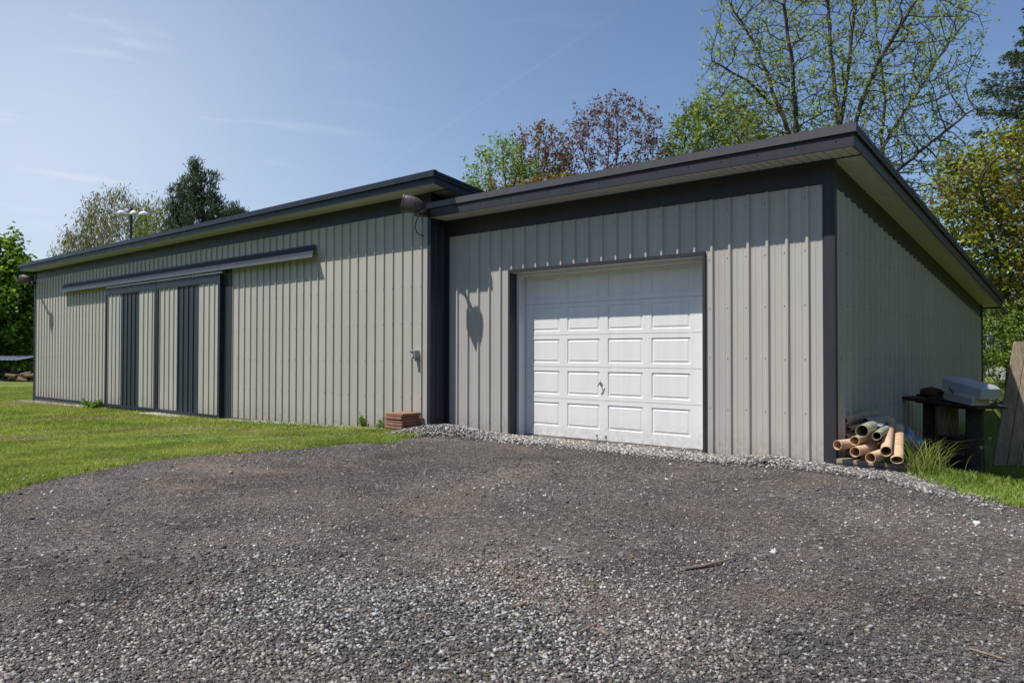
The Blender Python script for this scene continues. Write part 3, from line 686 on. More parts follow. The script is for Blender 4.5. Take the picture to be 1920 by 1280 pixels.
# ------------------------------------------------------------------ things beside the garage (right)
def pipe(front, back, r, label, mat='cardboard', sq=(1, 1), n=26, wall=.006):
    a, b_ = np.array(front, float), np.array(back, float); t = b_-a; L = np.linalg.norm(t); t /= L
    u = np.cross(t, (0, 0, 1)); u /= np.linalg.norm(u); w = np.cross(u, t)
    def ring(c, rr, k=0): return [c+rr*(sq[0]*math.cos(q)*u+sq[1]*math.sin(q)*w)*(1+.03*math.sin(2*q+k)) for q in np.arange(n)*2*math.pi/n]
    mb = MB(); O = [ring(a+t*L*s+np.array([0, 0, .004*math.sin(3*s)]), r, s) for s in (0, .25, .5, .75, 1)]
    I = [ring(a+t*L*s+np.array([0, 0, .004*math.sin(3*s)]), r-wall, s) for s in (0, .25, .5, .75, 1)]
    for k in range(4): mb.quadstrip(O[k], O[k+1], True); mb.quadstrip(I[k+1], I[k], True)
    mb.quadstrip(I[0], O[0], True); mb.quadstrip(O[-1], I[-1], True)
    return tag(mb.build('tube', MT[mat], loc=tuple(a), smooth=False), label, 'tube', 'tubes piled on timber at the garage corner')
pY = lambda x, y, D, L, dx=0., dz=0.: (at(x, y, D), at(x, y, D)+np.array([dx, L, dz]))
pipe(*pY(1581, 789, 8.38, 1.25, .02), .050, 'tan tube lying topmost at the left of the pile, against the grey wall')
pipe(*pY(1588, 804, 8.42, 1.1, .03), .046, 'tan tube with a squashed pinched mouth just under the topmost tube', sq=(1.15, .62))
pipe(*pY(1582, 821, 8.38, 1.0, .03), .051, 'shaded tan tube set back deep beside the corner trim')
pipe(*pY(1570, 834, 7.98, .62, .24, .0), .053, 'tan tube poking out farthest left past the corner trim')
pipe(*pY(1602, 826, 7.98, 1.2, .10), .051, 'tan tube in the middle of the pile below the wide olive tube')
pipe(*pY(1603, 847, 7.88, .85, .12, .03), .055, 'tan tube low in the pile, second from the left in the bottom row')
pipe(*pY(1607, 857, 8.12, 1.0, .1), .046, 'tan tube mostly hidden lowest on the timber')
pipe(*pY(1632, 858, 7.74, .55, .10, .03), .055, 'tan tube resting on the timber at the middle of the pile front')
pipe(at(1616, 808, 7.98), at(1663, 788, 8.9), .066, 'wide olive green tube with the largest mouth, upper middle of the pile', 'greentube', wall=.004)
pipe(at(1643.5, 817, 7.86), at(1668, 800, 8.6), .045, 'small olive green tube right beside the wide olive one', 'greentube', wall=.004)
pipe(at(1661.5, 846, 7.70), at(1668.5, 788, 8.85), .055, 'long tan tube pointing at the viewer, second from the right end')
pipe(at(1682, 862, 7.62), at(1684, 800, 8.75), .056, 'long tan tube with flattened mouth at the right end of the pile', sq=(1.08, .72))
pipe(*pY(1594, 846, 8.36, .9, .05), .050, 'shaded tan tube at the back between the two lowest front tubes')
pipe(*pY(1626, 836, 8.2, 1.0, .08), .048, 'tan tube behind the middle of the pile, under the small olive tube')
pipe(*pY(1650, 838, 8.05, .9, .02), .046, 'tan tube squeezed behind the two long ones at the right')
pipe(at(1622, 789, 8.5), at(1662, 783, 9.4), .034, 'thin grey tube lying on top of the wide olive tube', 'box_grey', wall=.004)
# blue plastic lying on the olive tubes, and scraps in the grass
def crumple(c, size, seed, label, flat=.5, mat='plasticblue', cat='plastic scrap', name='plastic_scrap'):
    r = np.random.default_rng(seed); V, Fq = gridmesh(np.linspace(-1, 1, 15), np.linspace(-1, 1, 15), lambda X, Y: 0*X)
    a = r.uniform(-1, 1, (8, 3)); z = sum(np.abs(np.sin(a[k, 0]*6*V[:, 0]+a[k, 1]*6*V[:, 1]+k))*.16 for k in range(6))
    P = np.stack([V[:, 0]*size[0]*(1-.25*z), V[:, 1]*size[1]*(1-.2*z), (z-.3-.35*(V[:, 0]**2+V[:, 1]**2)*flat)*size[2]], -1)+np.array(c)
    P2 = np.concatenate([P, P-[0, 0, .003]]); F2 = np.concatenate([Fq, Fq[:, ::-1]+len(P)])
    return tag(link(name, mesh_np(name, P2-np.array(c), F2, MT[mat]), loc=tuple(c)), label, cat)
crumple(at(1646, 794, 8.45), (.11, .26, .07), 3, 'crumpled blue plastic sheet lying over the olive tubes', .6)
crumple(at(1703, 822, 8.9), (.10, .10, .30), 8, 'crumpled pale blue plastic sheet in the tall grass beside the tubes', .9)
crumple(at(1722, 832, 8.7), (.08, .07, .18), 12, 'smaller blue plastic scrap nearer the dark workbench', .9)
crumple(at(1873, 764, 11.0), (.11, .07, .12), 15, 'pale blue rag caught at the left edge of the leaning boards', .5, cat='rag', name='rag')
# timbers
mb = MB(); mb.bevbox((.375, .05, .067), (.345, .09, .021), .003, jit=.001); tag(mb.build('timber', MT['wood_old'], loc=(.37, .05, .046)), 'upper weathered plank carrying the tube pile', 'timber', 'timbers under the tubes')
mb = MB(); mb.bevbox((.38, .06, .008), (.35, .09, .036), .004, jit=.0015); tag(mb.build('timber', MT['wood_old'], loc=(.38, .06, -.03)), 'lower weathered timber half buried in pale stones', 'timber', 'timbers under the tubes')
# workbench with junk
A_, B_ = at(1709, 745, 10.5), at(1858, 764, 9.3); td = (B_-A_); tl = np.linalg.norm(td); td /= tl; tn = np.cross((0, 0, 1), td); tn /= np.linalg.norm(tn)
WB = thing('workbench', (float((A_[0]+B_[0])/2), float((A_[1]+B_[1])/2), -.45), 'dark rough plank bench on a split stump, heaped with scrap beside the garage wall', 'workbench')
Rm = np.stack([td, tn, np.cross(td, tn)], 1)
mb = MB(); mb.bevbox((A_+B_)/2, (tl/2, .22, .022), .004, rot=Rm, jit=.002); mb.bevbox((A_+B_)/2+np.array([0, 0, -.03])+tn*.0, (tl/2-.1, .03, .03), .004, rot=Rm)
mb.build('top', MT['wood_dark'], WB)
def stump(c, r, hgt, name, parent=None, mat='stump'):
    mb = MB(); rings = []
    for s in np.linspace(0, 1, 5): rings.append([np.array(c)+np.array([math.cos(q)*r*(1+.12*math.sin(3*q+1))*(1.12-.12*s), math.sin(q)*r*(1+.1*math.cos(2*q))*(1.12-.12*s), s*hgt]) for q in np.arange(18)*math.pi/9])
    for a, b_ in zip(rings[:-1], rings[1:]): mb.quadstrip(a, b_, True)
    mb.add(rings[-1], [tuple(range(18))]); return mb.build(name, MT[mat], parent)
def bz(t): return A_+td*tl*t
for t_, r_, mt in ((.46, .135, 'stump'), (.25, .09, 'wood_dark'), (.80, .10, 'wood_dark')):
    p = bz(t_); stump((p[0], p[1], float(h(p[0], p[1]))-.02), r_, p[2]-.03-float(h(p[0], p[1])), 'leg', WB, mt)
mb = MB(); p = bz(.12)+tn*.12; mb.tube([p-(0, 0, .02), (p[0]+.01, p[1], .3), (p[0]-.01, p[1], -.4)], .012, 6); mb.build('prop', MT['rust'], WB)
def tray(c, half, axis, label, mat='bluemetal', name='metal_tray'):
    """open-bottom folded sheet metal tray lying upside down"""
    ax = np.array(axis, float); ax /= np.linalg.norm(ax); n2 = np.cross((0, 0, 1), ax); n2 /= np.linalg.norm(n2); n3 = np.cross(ax, n2)
    c = np.array(c); P = lambda a, b_, d: c+ax*a*half[0]+n2*b_*half[1]+n3*d*half[2]
    mb = MB(); t = .9
    bot = [P(-1, -1, -1), P(1, -1, -1), P(1, 1, -1), P(-1, 1, -1)]; top = [P(-t, -t*.8, 1), P(t, -t*.8, 1), P(t, t*.8, 1), P(-t, t*.8, 1)]; mid = [P(-.99, -1, .55), P(.99, -1, .55), P(.99, 1, .55), P(-.99, 1, .55)]
    mb.quadstrip(bot, mid, True); mb.quadstrip(mid, top, True); mb.add(top, [(0, 1, 2, 3)])
    inn = [c+(p-c)*.95 for p in bot]; mb.quadstrip(inn, bot, True); it = [c+(p-c)*.93 for p in top]; mb.quadstrip(it, inn, True)
    return tag(mb.build(name, MT[mat], loc=tuple(c)), label, 'metal tray')
tray((at(1774, 714, 9.85)+at(1868, 738, 9.1))/2, (.34, .13, .08), at(1865, 738, 9.0)-at(1770, 712, 9.85), 'long pale blue sheet metal tray lying upside down, highest on the bench')
tray((at(1783, 739, 9.75)+at(1842, 752, 9.2))/2, (.25, .12, .06), at(1842, 752, 9.2)-at(1783, 739, 9.75), 'smaller grey metal tray tucked under the long blue one', 'box_grey')
mb = MB(); p0 = at(1730, 735, 10.2); p1 = at(1764, 738, 9.95); mb.tube([p0, (p0+p1)/2+(0, 0, .01), p1], [.06, .075, .06], 11); tag(mb.build('log', MT['rust'], loc=tuple(p0)), 'short rusty brown log lying on the left end of the bench', 'log')
for k, (xa, ya, xb, yb, lb) in enumerate([(1762, 733, 1800, 744, 'thin bent iron bar lying between log and trays'), (1774, 722, 1786, 736, 'short iron rod propping up the blue metal tray')]):
    mb = MB(); a = at(xa, ya, 9.9); b_ = at(xb, yb, 9.5); mb.tube([a, (a+b_)/2+(0, 0, .02), b_], .010, 6); tag(mb.build('iron_rod', MT['rust'], loc=tuple(a)), lb, 'iron rod', 'iron rods on the bench')
TB = thing('plastic_tub', tuple(bz(.64)*np.array([1, 1, 0])+np.array([0, 0, float(h(bz(.64)[0], bz(.64)[1]))])), 'black plastic tub pushed under the bench between its legs', 'tub')
c_ = bz(.64); g_ = float(h(c_[0], c_[1])); mb = MB(); rr = [[c_*np.array([1, 1, 0])+np.array([0, 0, g_+zz])+td*a*q*.17+tn*b_*q*.16 for a, b_ in ((-1, -1), (1, -1), (1, 1), (-1, 1))] for zz, q in ((0, .85), (.62, 1.0))]
mb.quadstrip(rr[0], rr[1], True); mb.add(rr[0], [(3, 2, 1, 0)]); mb.build('body', MT['rubber'], TB)
mb = MB(); mb.bevbox(c_*np.array([1, 1, 0])+np.array([0, 0, g_+.635]), (.18, .17, .016), .004, rot=Rm*1.0); mb.build('rim', MT['rubber'], TB)
for k_, (t_, off, L_, lb) in enumerate([(.30, .10, .34, 'grey weathered offcut board lying flat at the wall side of the bench'), (.55, -.12, .25, 'short rough offcut board lying at the front edge of the bench')]):
    mb = MB(); c_ = bz(t_)+tn*off+np.array([0, 0, .042]); mb.bevbox(c_, (L_, .05, .012), .003, rot=Rm, jit=.002); tag(mb.build('offcut_board', MT['wood_dark'], loc=tuple(c_)), lb, 'board', 'offcut boards on the bench')
# leaning boards
BP = thing('board_panel', tuple(at(1880, 868, 11.8)), 'weathered wooden board panel leaning upright in the grass at the right', 'board panel')
b0 = at(1861, 872, 11.75); t0 = at(1900, 641, 12.1); ax = np.array([.86, .42, .02]); ax /= np.linalg.norm(ax); upv = t0-b0; Lh = np.linalg.norm(upv); upv /= Lh
nn_ = np.cross(ax, upv); nn_ /= np.linalg.norm(nn_)
for k in range(4):
    wdt = .190; c = b0+ax*(wdt*(k+.5))+upv*(Lh/2-(.0, .03, .01, .05, .02)[k]/2)
    Rb = np.stack([ax, nn_, upv], 1); mb = MB()
    mb.bevbox(c, (wdt/2-.005, .024, Lh/2-(.0, .03, .01, .05, .02)[k]/2), .003, rot=Rb, jit=.0012); mb.build('board', MT['wood_board'], BP)
for z in (.22, .78):
    mb = MB(); mb.bevbox(b0+ax*.38+upv*Lh*z-nn_*.045, (.36, .02, .045), .003, rot=np.stack([ax, nn_, upv], 1)); mb.build('batten', MT['wood_dark'], BP)

# twigs on the drive
def twig(pts, r, label):
    P = [onZ(x, y, .005)+np.array([0, 0, r+.010]) for x, y in pts]; mb = MB(); mb.tube(P, [r, r*1.1, r*.9, r*.45][:len(P)] if len(P) > 2 else [r, r*.6], 6)
    tag(mb.build('twig', MT['stick'], loc=tuple(P[0])), label, 'twig', 'twigs lying on the gravel')
twig([(1284, 1072), (1318, 1066), (1350, 1058), (1382, 1050)], .008, 'longest dark twig lying on the gravel right of centre')
twig([(958, 1145), (975, 1141), (985, 1137)], .008, 'short straight twig lying among the stones near the middle')
twig([(1086, 1193), (1104, 1184), (1118, 1177)], .008, 'pale thick twig lying beside a thin splinter, low right of centre')
twig([(1116, 1184), (1130, 1190), (1142, 1197)], .006, 'thin pale splinter lying beside the thick pale twig')
twig([(1818, 1222), (1850, 1232), (1880, 1241)], .005, 'thin reddish twig near the right edge')
twig([(937, 1056), (941, 1064), (944, 1072)], .004, 'tiny curled twig lying farthest back, above the straight one')

# ------------------------------------------------------------------ plants
def blades(P, hgt, wid, lean, col, seg=2):
    n = len(P); a = rng.uniform(0, 2*math.pi, n); la = rng.uniform(0, 2*math.pi, n)
    wv = np.stack([np.cos(a), np.sin(a), np.zeros(n)], -1)*wid[:, None]*.5
    lv = np.stack([np.cos(la), np.sin(la), np.zeros(n)], -1)*(lean*hgt)[:, None]; up = np.array([0, 0, 1.])*hgt[:, None]
    if seg == 1:
        V = np.stack([P-wv, P+wv, P+lv+up], 1); F_ = np.array([[0, 1, 2]]); k = 3
        return V.reshape(-1, 3), [(F_[None]+(np.arange(n)*k)[:, None, None]).reshape(-1, 3)], np.repeat(col, k, 0)
    if seg == 2:
        V = np.stack([P-wv, P+wv, P+lv*.3+up*.6+wv*.7, P+lv*.3+up*.6-wv*.7, P+lv+up*.95], 1); k = 5
        q = np.array([[0, 1, 2, 3]]); t = np.array([[3, 2, 4]])
    else:
        V = np.stack([P-wv, P+wv, P+lv*.22+up*.45+wv*.9, P+lv*.22+up*.45-wv*.9, P+lv*.6+up*.8+wv*.6, P+lv*.6+up*.8-wv*.6, P+lv*1.15+up*.88], 1); k = 7
        q = np.array([[0, 1, 2, 3], [3, 2, 4, 5]]); t = np.array([[5, 4, 6]])
    o = (np.arange(n)*k)[:, None, None]
    return V.reshape(-1, 3), [(q[None]+o).reshape(-1, 4), (t[None]+o).reshape(-1, 3)], np.repeat(col, k, 0)
def gcol(x, y, n, tone=0.):
    a = np.array([.20, .265, .050]); b_ = np.array([.34, .395, .085]); yl = np.array([.40, .40, .12]); dr = np.array([.45, .39, .22])
    t = np.clip(fbm(x*1.2, y*1.2, 80)*2.4-.7+rng.normal(0, .22, n), 0, 1)[:, None]; c = a*(1-t)+b_*t
    dd = fbm(x*.55, y*.55, 91); k = rng.random(n) < np.clip(.05+(dd-.50)*2.4, .02, .75); c[k] = yl*rng.uniform(.7, 1.1, (k.sum(), 1))
    k = rng.random(n) < np.clip(.03+(dd-.60)*2.5, .01, .6); c[k] = dr*rng.uniform(.6, 1.1, (k.sum(), 1))
    return c*rng.uniform(.7, 1.25, (n, 1))*(1+tone)*(.72+.56*fbm(x*3.1, y*3.1, 67))[:, None]
def combine(name, parts, mat, label, cat, kind=None, loc=None, parent=None):
    V = []; T3 = []; T4 = []; C = []; o = 0
    for v, fs, c in parts:
        V.append(v); C.append(c)
        for f in fs: (T3 if f.shape[1] == 3 else T4).append(f+o)
        o += len(v)
    V = np.concatenate(V); Fc = []
    if T4: Fc.append(np.concatenate(T4))
    if T3: Fc.append(np.concatenate(T3))
    off = np.zeros(3) if loc is None else np.array(loc)
    ob_ = link(name, mesh_np(name, V-off, Fc, MT[mat], np.concatenate(C)), parent, tuple(off) if parent is None else (0, 0, 0))
    if label: tag(ob_, label, cat, kind=kind)
    return ob_
def inbld(x, y): return (x > -24.6) & (x < .03) & (y > -.38)
parts = []
def lawn_pts(n, d0, d1, pw, l0=-.9, l1=.9):
    u = rng.random(n); e = 2-pw; d = (d0**e+u*(d1**e-d0**e))**(1/e); l = d*rng.uniform(l0, l1, n)
    return CAM[0]+FW[0]/cp_*d+RT[0]*l, CAM[1]+FW[1]/cp_*d+RT[1]*l, d
def on_lawn(x, y, wob=.12):
    jx = (vnoise(x*6, y*6, 14)-.5)*wob*2+(vnoise(x*1.7, y*1.7, 24)-.5)*wob*2+rng.normal(0, .035, len(x)); jy = (vnoise(x*6, y*6, 15)-.5)*wob*2+(vnoise(x*1.7, y*1.7, 25)-.5)*wob*2+rng.normal(0, .035, len(x))
    return ~inpoly(x+jx, y+jy) & ~inbld(x, y)
# left lawn
x, y, d = lawn_pts(520000, 4.4, 13, .8, -.86, .0); k = on_lawn(x, y) & (x < 0); x, y, d = x[k], y[k], d[k]
bare = np.clip((fbm(x*.9+3, y*.9, 101)-.56)*6, 0, .85)
bare = np.maximum(bare, np.clip(1-edgedist(x, y)/.12, 0, 1)*.45)
k = rng.random(len(x)) > bare; x, y, d = x[k], y[k], d[k]; n = len(x)
hh = rng.uniform(.018, .045, n)*(.7+.6*fbm(x*2, y*2, 55))*(1+.9*np.clip(1-abs(y+.9)/.5, 0, 1)*(x > -7.5))
parts.append(blades(np.stack([x, y, lawnz(x, y)+.002], -1), hh, rng.uniform(.004, .008, n)*(1+.06*d), rng.uniform(.3, 1.3, n), gcol(x, y, n), 2))
x, y, d = lawn_pts(330000, 12.5, 34, .9, -.9, -.1); k = on_lawn(x, y) & (x < -6); x, y, d = x[k], y[k], d[k]; n = len(x)
parts.append(blades(np.stack([x, y, lawnz(x, y)], -1), rng.uniform(.025, .06, n), rng.uniform(.014, .03, n), rng.uniform(.3, 1.2, n), gcol(x, y, n), 1))
# right lawn, short in front
x = rng.uniform(.6, 7.5, 150000); y = rng.uniform(-3.6, 6, 150000); k = on_lawn(x, y, .08) & (rng.random(len(x)) < np.where(y > 2.5, .3, 1)); x, y = x[k], y[k]; n = len(x)
parts.append(blades(np.stack([x, y, lawnz(x, y)+.002], -1), rng.uniform(.02, .06, n), rng.uniform(.005, .010, n), rng.uniform(.3, 1.2, n), gcol(x, y, n)*.85+np.array([-.01, .02, 0]), 2))
combine('grass', parts, 'grass', 'short green lawn grass with yellowed patches', 'grass', 'stuff')
# tall unmown grass by the tubes and bench
parts = []
x = rng.uniform(.25, 3.4, 16000); y = rng.uniform(-.45, 4.6, 16000)
edge = np.clip((y+.25+.55*(x-.75).clip(0, 3))/.6, 0, 1)
k = ((x > .74) | (y > .95)) & (rng.random(len(x)) < edge*(.35+.65*(vnoise(x*3, y*3, 9) > .4))); x, y = x[k], y[k]; n = len(x)
tall = np.clip((y-1.2)/.9, 0, 1)+np.clip(1-np.hypot((x-.84)/.22, (y-.1)/.35), 0, 1)*.7; hh = rng.uniform(.025, .075, n)*(.6+.7*vnoise(x*2.2, y*2.2, 17))+tall.clip(0, 1)*rng.uniform(.02, .20, n)
parts.append(blades(np.stack([x, y, lawnz(x, y)], -1), hh, rng.uniform(.005, .010, n), rng.uniform(.2, .9, n), gcol(x, y, n)*.7, 3))
x = rng.normal(.84, .09, 190); y = rng.normal(.15, .2, 190); n = 190
parts.append(blades(np.stack([x, y, lawnz(x, y)], -1), rng.uniform(.12, .40, n), rng.uniform(.005, .008, n), rng.uniform(.5, 1.5, n), gcol(x, y, n)*.8, 3))
# a few long arching seed stalks
combine('tall_grass', parts, 'grass', 'tall unmown grass around the tubes and the bench', 'grass', 'stuff')

def leaves(P, size, col, jitter=.0, updir=.5, aspect=.62, droop=None):
    n = len(P); P = P+rng.normal(0, 1, (n, 3))*jitter
    nr = rng.normal(0, 1, (n, 3)); nr[:, 2] = np.abs(nr[:, 2])*(1+updir)+updir*.5; nr /= np.linalg.norm(nr, axis=1)[:, None]
    a = rng.normal(0, 1, (n, 3))
    if droop is not None: a = a*.45+np.array(droop)
    a -= nr*(a*nr).sum(1)[:, None]; a /= np.linalg.norm(a, axis=1)[:, None]; b_ = np.cross(nr, a)
    s = size[:, None]; V = np.stack([P, P+a*s*.5+b_*s*aspect*.5+nr*s*.06, P+a*s, P+a*s*.5-b_*s*aspect*.5+nr*s*.06], 1)
    F_ = np.arange(n*4).reshape(n, 4); return V.reshape(-1, 3), [F_], np.repeat(col, 4, 0)
def pal(P, n, cols, wts, var=.2, clump=.7):
    t = rng.random(n)*.55+.45*fbm(P[:, 0]*clump+7, P[:, 2]*clump+P[:, 1]*.5, 33); q = np.argsort(np.argsort(t))/max(n, 1)
    idx = np.searchsorted(np.cumsum(wts)/sum(wts), q).clip(0, len(cols)-1)
    return np.array(cols)[idx]*1.35*rng.uniform(1-var, 1+var, (n, 1))
def colonize(att, nodes, par, step, di, dk, iters, trop=(0, 0, .1), jit=.15):
    att = np.array(att); N_ = [np.array(p, float) for p in nodes]; Pn = list(par)
    NA = np.array(N_); bd = np.full(len(att), 1e9); bi = np.zeros(len(att), int)
    def upd(s0):
        arr = np.array(N_[s0:])
        for c0 in range(0, len(arr), 400):
            dd = np.linalg.norm(att[:, None]-arr[None, c0:c0+400], axis=2); j = dd.argmin(1); m = dd[np.arange(len(att)), j]
            k = m < bd; bd[k] = m[k]; bi[k] = j[k]+s0+c0
    upd(0); alive = np.ones(len(att), bool); stall = np.zeros(len(att), int)
    for it in range(iters):
        act = alive & (bd < di)
        if not act.any():
            act = alive.copy()
            if not act.any(): break
            k = np.where(alive)[0][np.argmin(bd[alive])]; act[:] = False; act[k] = True
        new = {}
        for i in np.unique(bi[act]):
            v = att[act & (bi == i)]-N_[i]; v = (v/np.linalg.norm(v, axis=1)[:, None]).mean(0)+np.array(trop)+rng.normal(0, jit, 3)
            new[i] = N_[i]+step*v/(np.linalg.norm(v)+1e-9)
        old = bd.copy(); s0 = len(N_)
        for i, p in new.items(): N_.append(p); Pn.append(i)
        upd(s0); stall = np.where(act & (bd > old-.02), stall+1, 0); alive &= (bd > dk) & (stall < 3)
    return np.array(N_), np.array(Pn)
def radii(Nn, Pn, tip, e=2.3, mx=.3):
    r = np.zeros(len(Nn)); nc = np.zeros(len(Nn), int)
    for i in range(len(Nn)-1, -1, -1):
        if nc[i] == 0: r[i] = tip**e
        if Pn[i] >= 0: r[Pn[i]] += r[i]; nc[Pn[i]] += 1
    return np.minimum(r**(1/e), mx), nc
def skeleton(Nn, Pn, r, name, mat, parent, sides=5):
    i = np.where(Pn >= 0)[0]; a, b_ = Nn[Pn[i]], Nn[i]; ra = np.minimum(r[Pn[i]], r[i]*1.35); rb = r[i]
    t = b_-a; L = np.linalg.norm(t, axis=1)[:, None]+1e-9; t = t/L
    u = np.cross(t, np.array([.31, .17, .93])); u /= np.linalg.norm(u, axis=1)[:, None]; w = np.cross(t, u)
    a = a-t*ra[:, None]*.4; an = np.arange(sides)*2*math.pi/sides
    dirs = np.cos(an)[None, :, None]*u[:, None]+np.sin(an)[None, :, None]*w[:, None]
    V = np.concatenate([a[:, None]+dirs*ra[:, None, None], b_[:, None]+dirs*rb[:, None, None]], 1)
    k = np.arange(sides); q = np.stack([k, (k+1) % sides, sides+(k+1) % sides, sides+k], -1)
    F_ = (q[None]+(np.arange(len(i))*2*sides)[:, None, None]).reshape(-1, 4)
    return link(name, mesh_np(name, V.reshape(-1, 3)-rootloc(parent), F_, MT[mat], smooth=True), parent)
def ell(n, c, r, hollow=.0, seed=0):
    v = rng.normal(0, 1, (n, 3)); v /= np.linalg.norm(v, axis=1)[:, None]; q = rng.random(n)**(1/3)*(1-hollow)+hollow
    return np.array(c)+v*q[:, None]*np.array(r)
def pxell(n, px, py, D, rx, ry, rd, hollow=0):
    """points in an ellipsoid centred on a real place D metres away; radii in photograph pixels at that distance, depth radius in metres"""
    k = D/F; v = ell(n, (0, 0, 0), (rx*k, rd, ry*k), hollow)
    c = at(px, py, D); f2 = np.array([FW[0], FW[1], 0])/cp_
    return c+v[:, :1]*RT+v[:, 1:2]*f2+v[:, 2:]*np.array([0, 0, 1.])
def polyl(pts, n0=0, seg=.35):
    out = []
    for a, b_ in zip(pts[:-1], pts[1:]):
        a = np.array(a); b_ = np.array(b_); m = max(1, int(np.linalg.norm(b_-a)/seg))
        out += [a+(b_-a)*k/m for k in range(m)]
    out.append(np.array(pts[-1])); return out
def tree(name, label, cat, att, base, top, leafspec, step=.3, di=2.5, dk=.4, iters=60, tip=.009, mat='bark', limbs=(), mx=.2, group=None, trop=(0, 0, .12), e=2.6, jit=.09, sides=5, twigs=None):
    """leafspec: list of dict(n per node, size, cols, wts, jitter, rmax, ...)"""
    base = np.array(base, float); base[2] = float(h(base[0], base[1]))-.05
    T = thing(name, tuple(base), label, cat, group)
    nodes = polyl([base, top], seg=step); nodes = [p+rng.normal(0, .03, 3)*(k > 0) for k, p in enumerate(nodes)]; par = [-1]+list(range(len(nodes)-1))
    for L_ in limbs:
        P = polyl(L_, seg=step); arr = np.array(nodes); j = int(np.linalg.norm(arr-P[0], axis=1).argmin())
        for p in P: nodes.append(p+rng.normal(0, .012, 3)); par.append(j); j = len(nodes)-1
    Nn, Pn = colonize(att, nodes, par, step, di, dk, iters, trop, jit)
    if twigs:
        pr_, Lt, rt_, k_ = twigs; r, nc = radii(Nn, Pn, tip, e, mx); i = np.where((r < rt_) & (Pn >= 0) & (Nn[:, 2] > 1.))[0]
        i = np.repeat(i, k_); i = i[rng.random(len(i)) < pr_]; d = Nn[i]-Nn[Pn[i]]; d /= np.linalg.norm(d, axis=1)[:, None]+1e-9
        cc = Nn.mean(0); rad = Nn[i]-cc; rad /= np.linalg.norm(rad, axis=1)[:, None]+1e-9
        d = d*.6+rad*.3+np.array([0, 0, .4])+rng.normal(0, .36, d.shape); d /= np.linalg.norm(d, axis=1)[:, None]; L_ = Lt*rng.uniform(.5, 1.2, (len(i), 1))
        m1 = Nn[i]+d*L_*.5+rng.normal(0, .012, d.shape); m2 = m1+(d+np.array([0, 0, .12]))*L_*.5; n0 = len(Nn)
        Nn = np.concatenate([Nn, m1, m2]); Pn = np.concatenate([Pn, i, np.arange(len(i))+n0])
    r, nc = radii(Nn, Pn, tip, e, mx)
    skeleton(Nn, Pn, r, 'trunk', mat, T, sides)
    parts = []
    for ls in leafspec:
        k = np.where((r < ls.get('rmax', .03)) & (Nn[:, 2] > .5) & ((nc == 0) | (not ls.get('tips', False))))[0]
        if ls.get('keep', 1) < 1: k = k[rng.random(len(k)) < ls['keep']]
        P = np.repeat(Nn[k], ls['n'], 0); n = len(P)
        if ls.get('clus'):
            P = P+np.repeat(rng.normal(0, ls['clus'], (len(k), 3)), ls['n'], 0)
        parts.append(leaves(P, rng.uniform(.7, 1.3, n)*ls['size'], pal(P, n, ls['cols'], ls['wts'], ls.get('var', .2)), ls['jitter'], ls.get('up', .5), ls.get('asp', .62), ls.get('droop')))
    combine('crown', parts, ls.get('mat', 'leaf'), None, None, loc=tuple(base), parent=T)
    return T
GR = [(.075, .13, .018), (.11, .18, .028), (.16, .235, .04)]
# tall ash with opening buds
D0 = 21.; A = lambda x, y, dd=0: at(x, y, D0+dd)
limbs = [[A(1578, 400), A(1574, 240), A(1560, 120, .3), A(1550, -60, .6), A(1545, -170, .5)],
         [A(1580, 330), A(1612, 200, -.3), A(1650, 110, -.6), A(1700, 30, -1), A(1745, -50, -1.4)],
         [A(1570, 470), A(1500, 300, .5), A(1450, 175, .9), A(1415, 80, 1.2), A(1370, 10, 1.5), A(1345, -80, 1.6)],
         [A(1500, 380), A(1494, 240, -.5), A(1484, 110, -.9), A(1470, 10, -1), A(1490, -90, -1)],
         [A(1590, 470), A(1625, 330, .5), A(1670, 250, .8), A(1735, 150, 1.1), A(1790, 60, 1.4), A(1815, -20, 1.5)],
         [A(1600, 450), A(1655, 345, -1), A(1735, 275, -1.3), A(1825, 205, -1.6)],
         [A(1574, 250), A(1590, 130, -.3), A(1606, 0, -.5), A(1618, -120, -.6)],
         [A(1450, 200, .9), A(1400, 150, .6), A(1335, 115, .4)], [A(1600, 430), A(1650, 310, 2), A(1660, 180, 2.2), A(1640, 40, 2.3)],
         [A(1560, 440), A(1430, 330, -1.2), A(1370, 240, -1.8)]]
att = np.concatenate([pxell(2100, 1578, 90, D0, 262, 250, 2.6, .15), pxell(500, 1620, 260, D0, 215, 110, 2.2), pxell(280, 1430, 180, D0, 115, 120, 1.8), pxell(260, 1740, 330, D0, 80, 90, 1.5)])
tree('ash_tree', 'tall multi-stemmed tree with bare dark limbs and small opening green buds behind the garage', 'tree', att, A(1580, 700), A(1578, 470),
     [dict(n=6, size=.085, cols=[(.13, .17, .035), (.20, .26, .055), (.28, .33, .08)], wts=[.3, .45, .25], jitter=.055, rmax=.009, tips=True, clus=.01, up=.2),
      dict(n=5, size=.07, cols=[(.15, .2, .04), (.2, .26, .06)], wts=[.5, .5], jitter=.045, rmax=.010, keep=.07)],
     step=.2, di=1.3, dk=.25, iters=95, tip=.0062, limbs=limbs, mx=.17, trop=(0, 0, .28), e=2.5, jit=.035, twigs=(.8, .36, .016, 1))
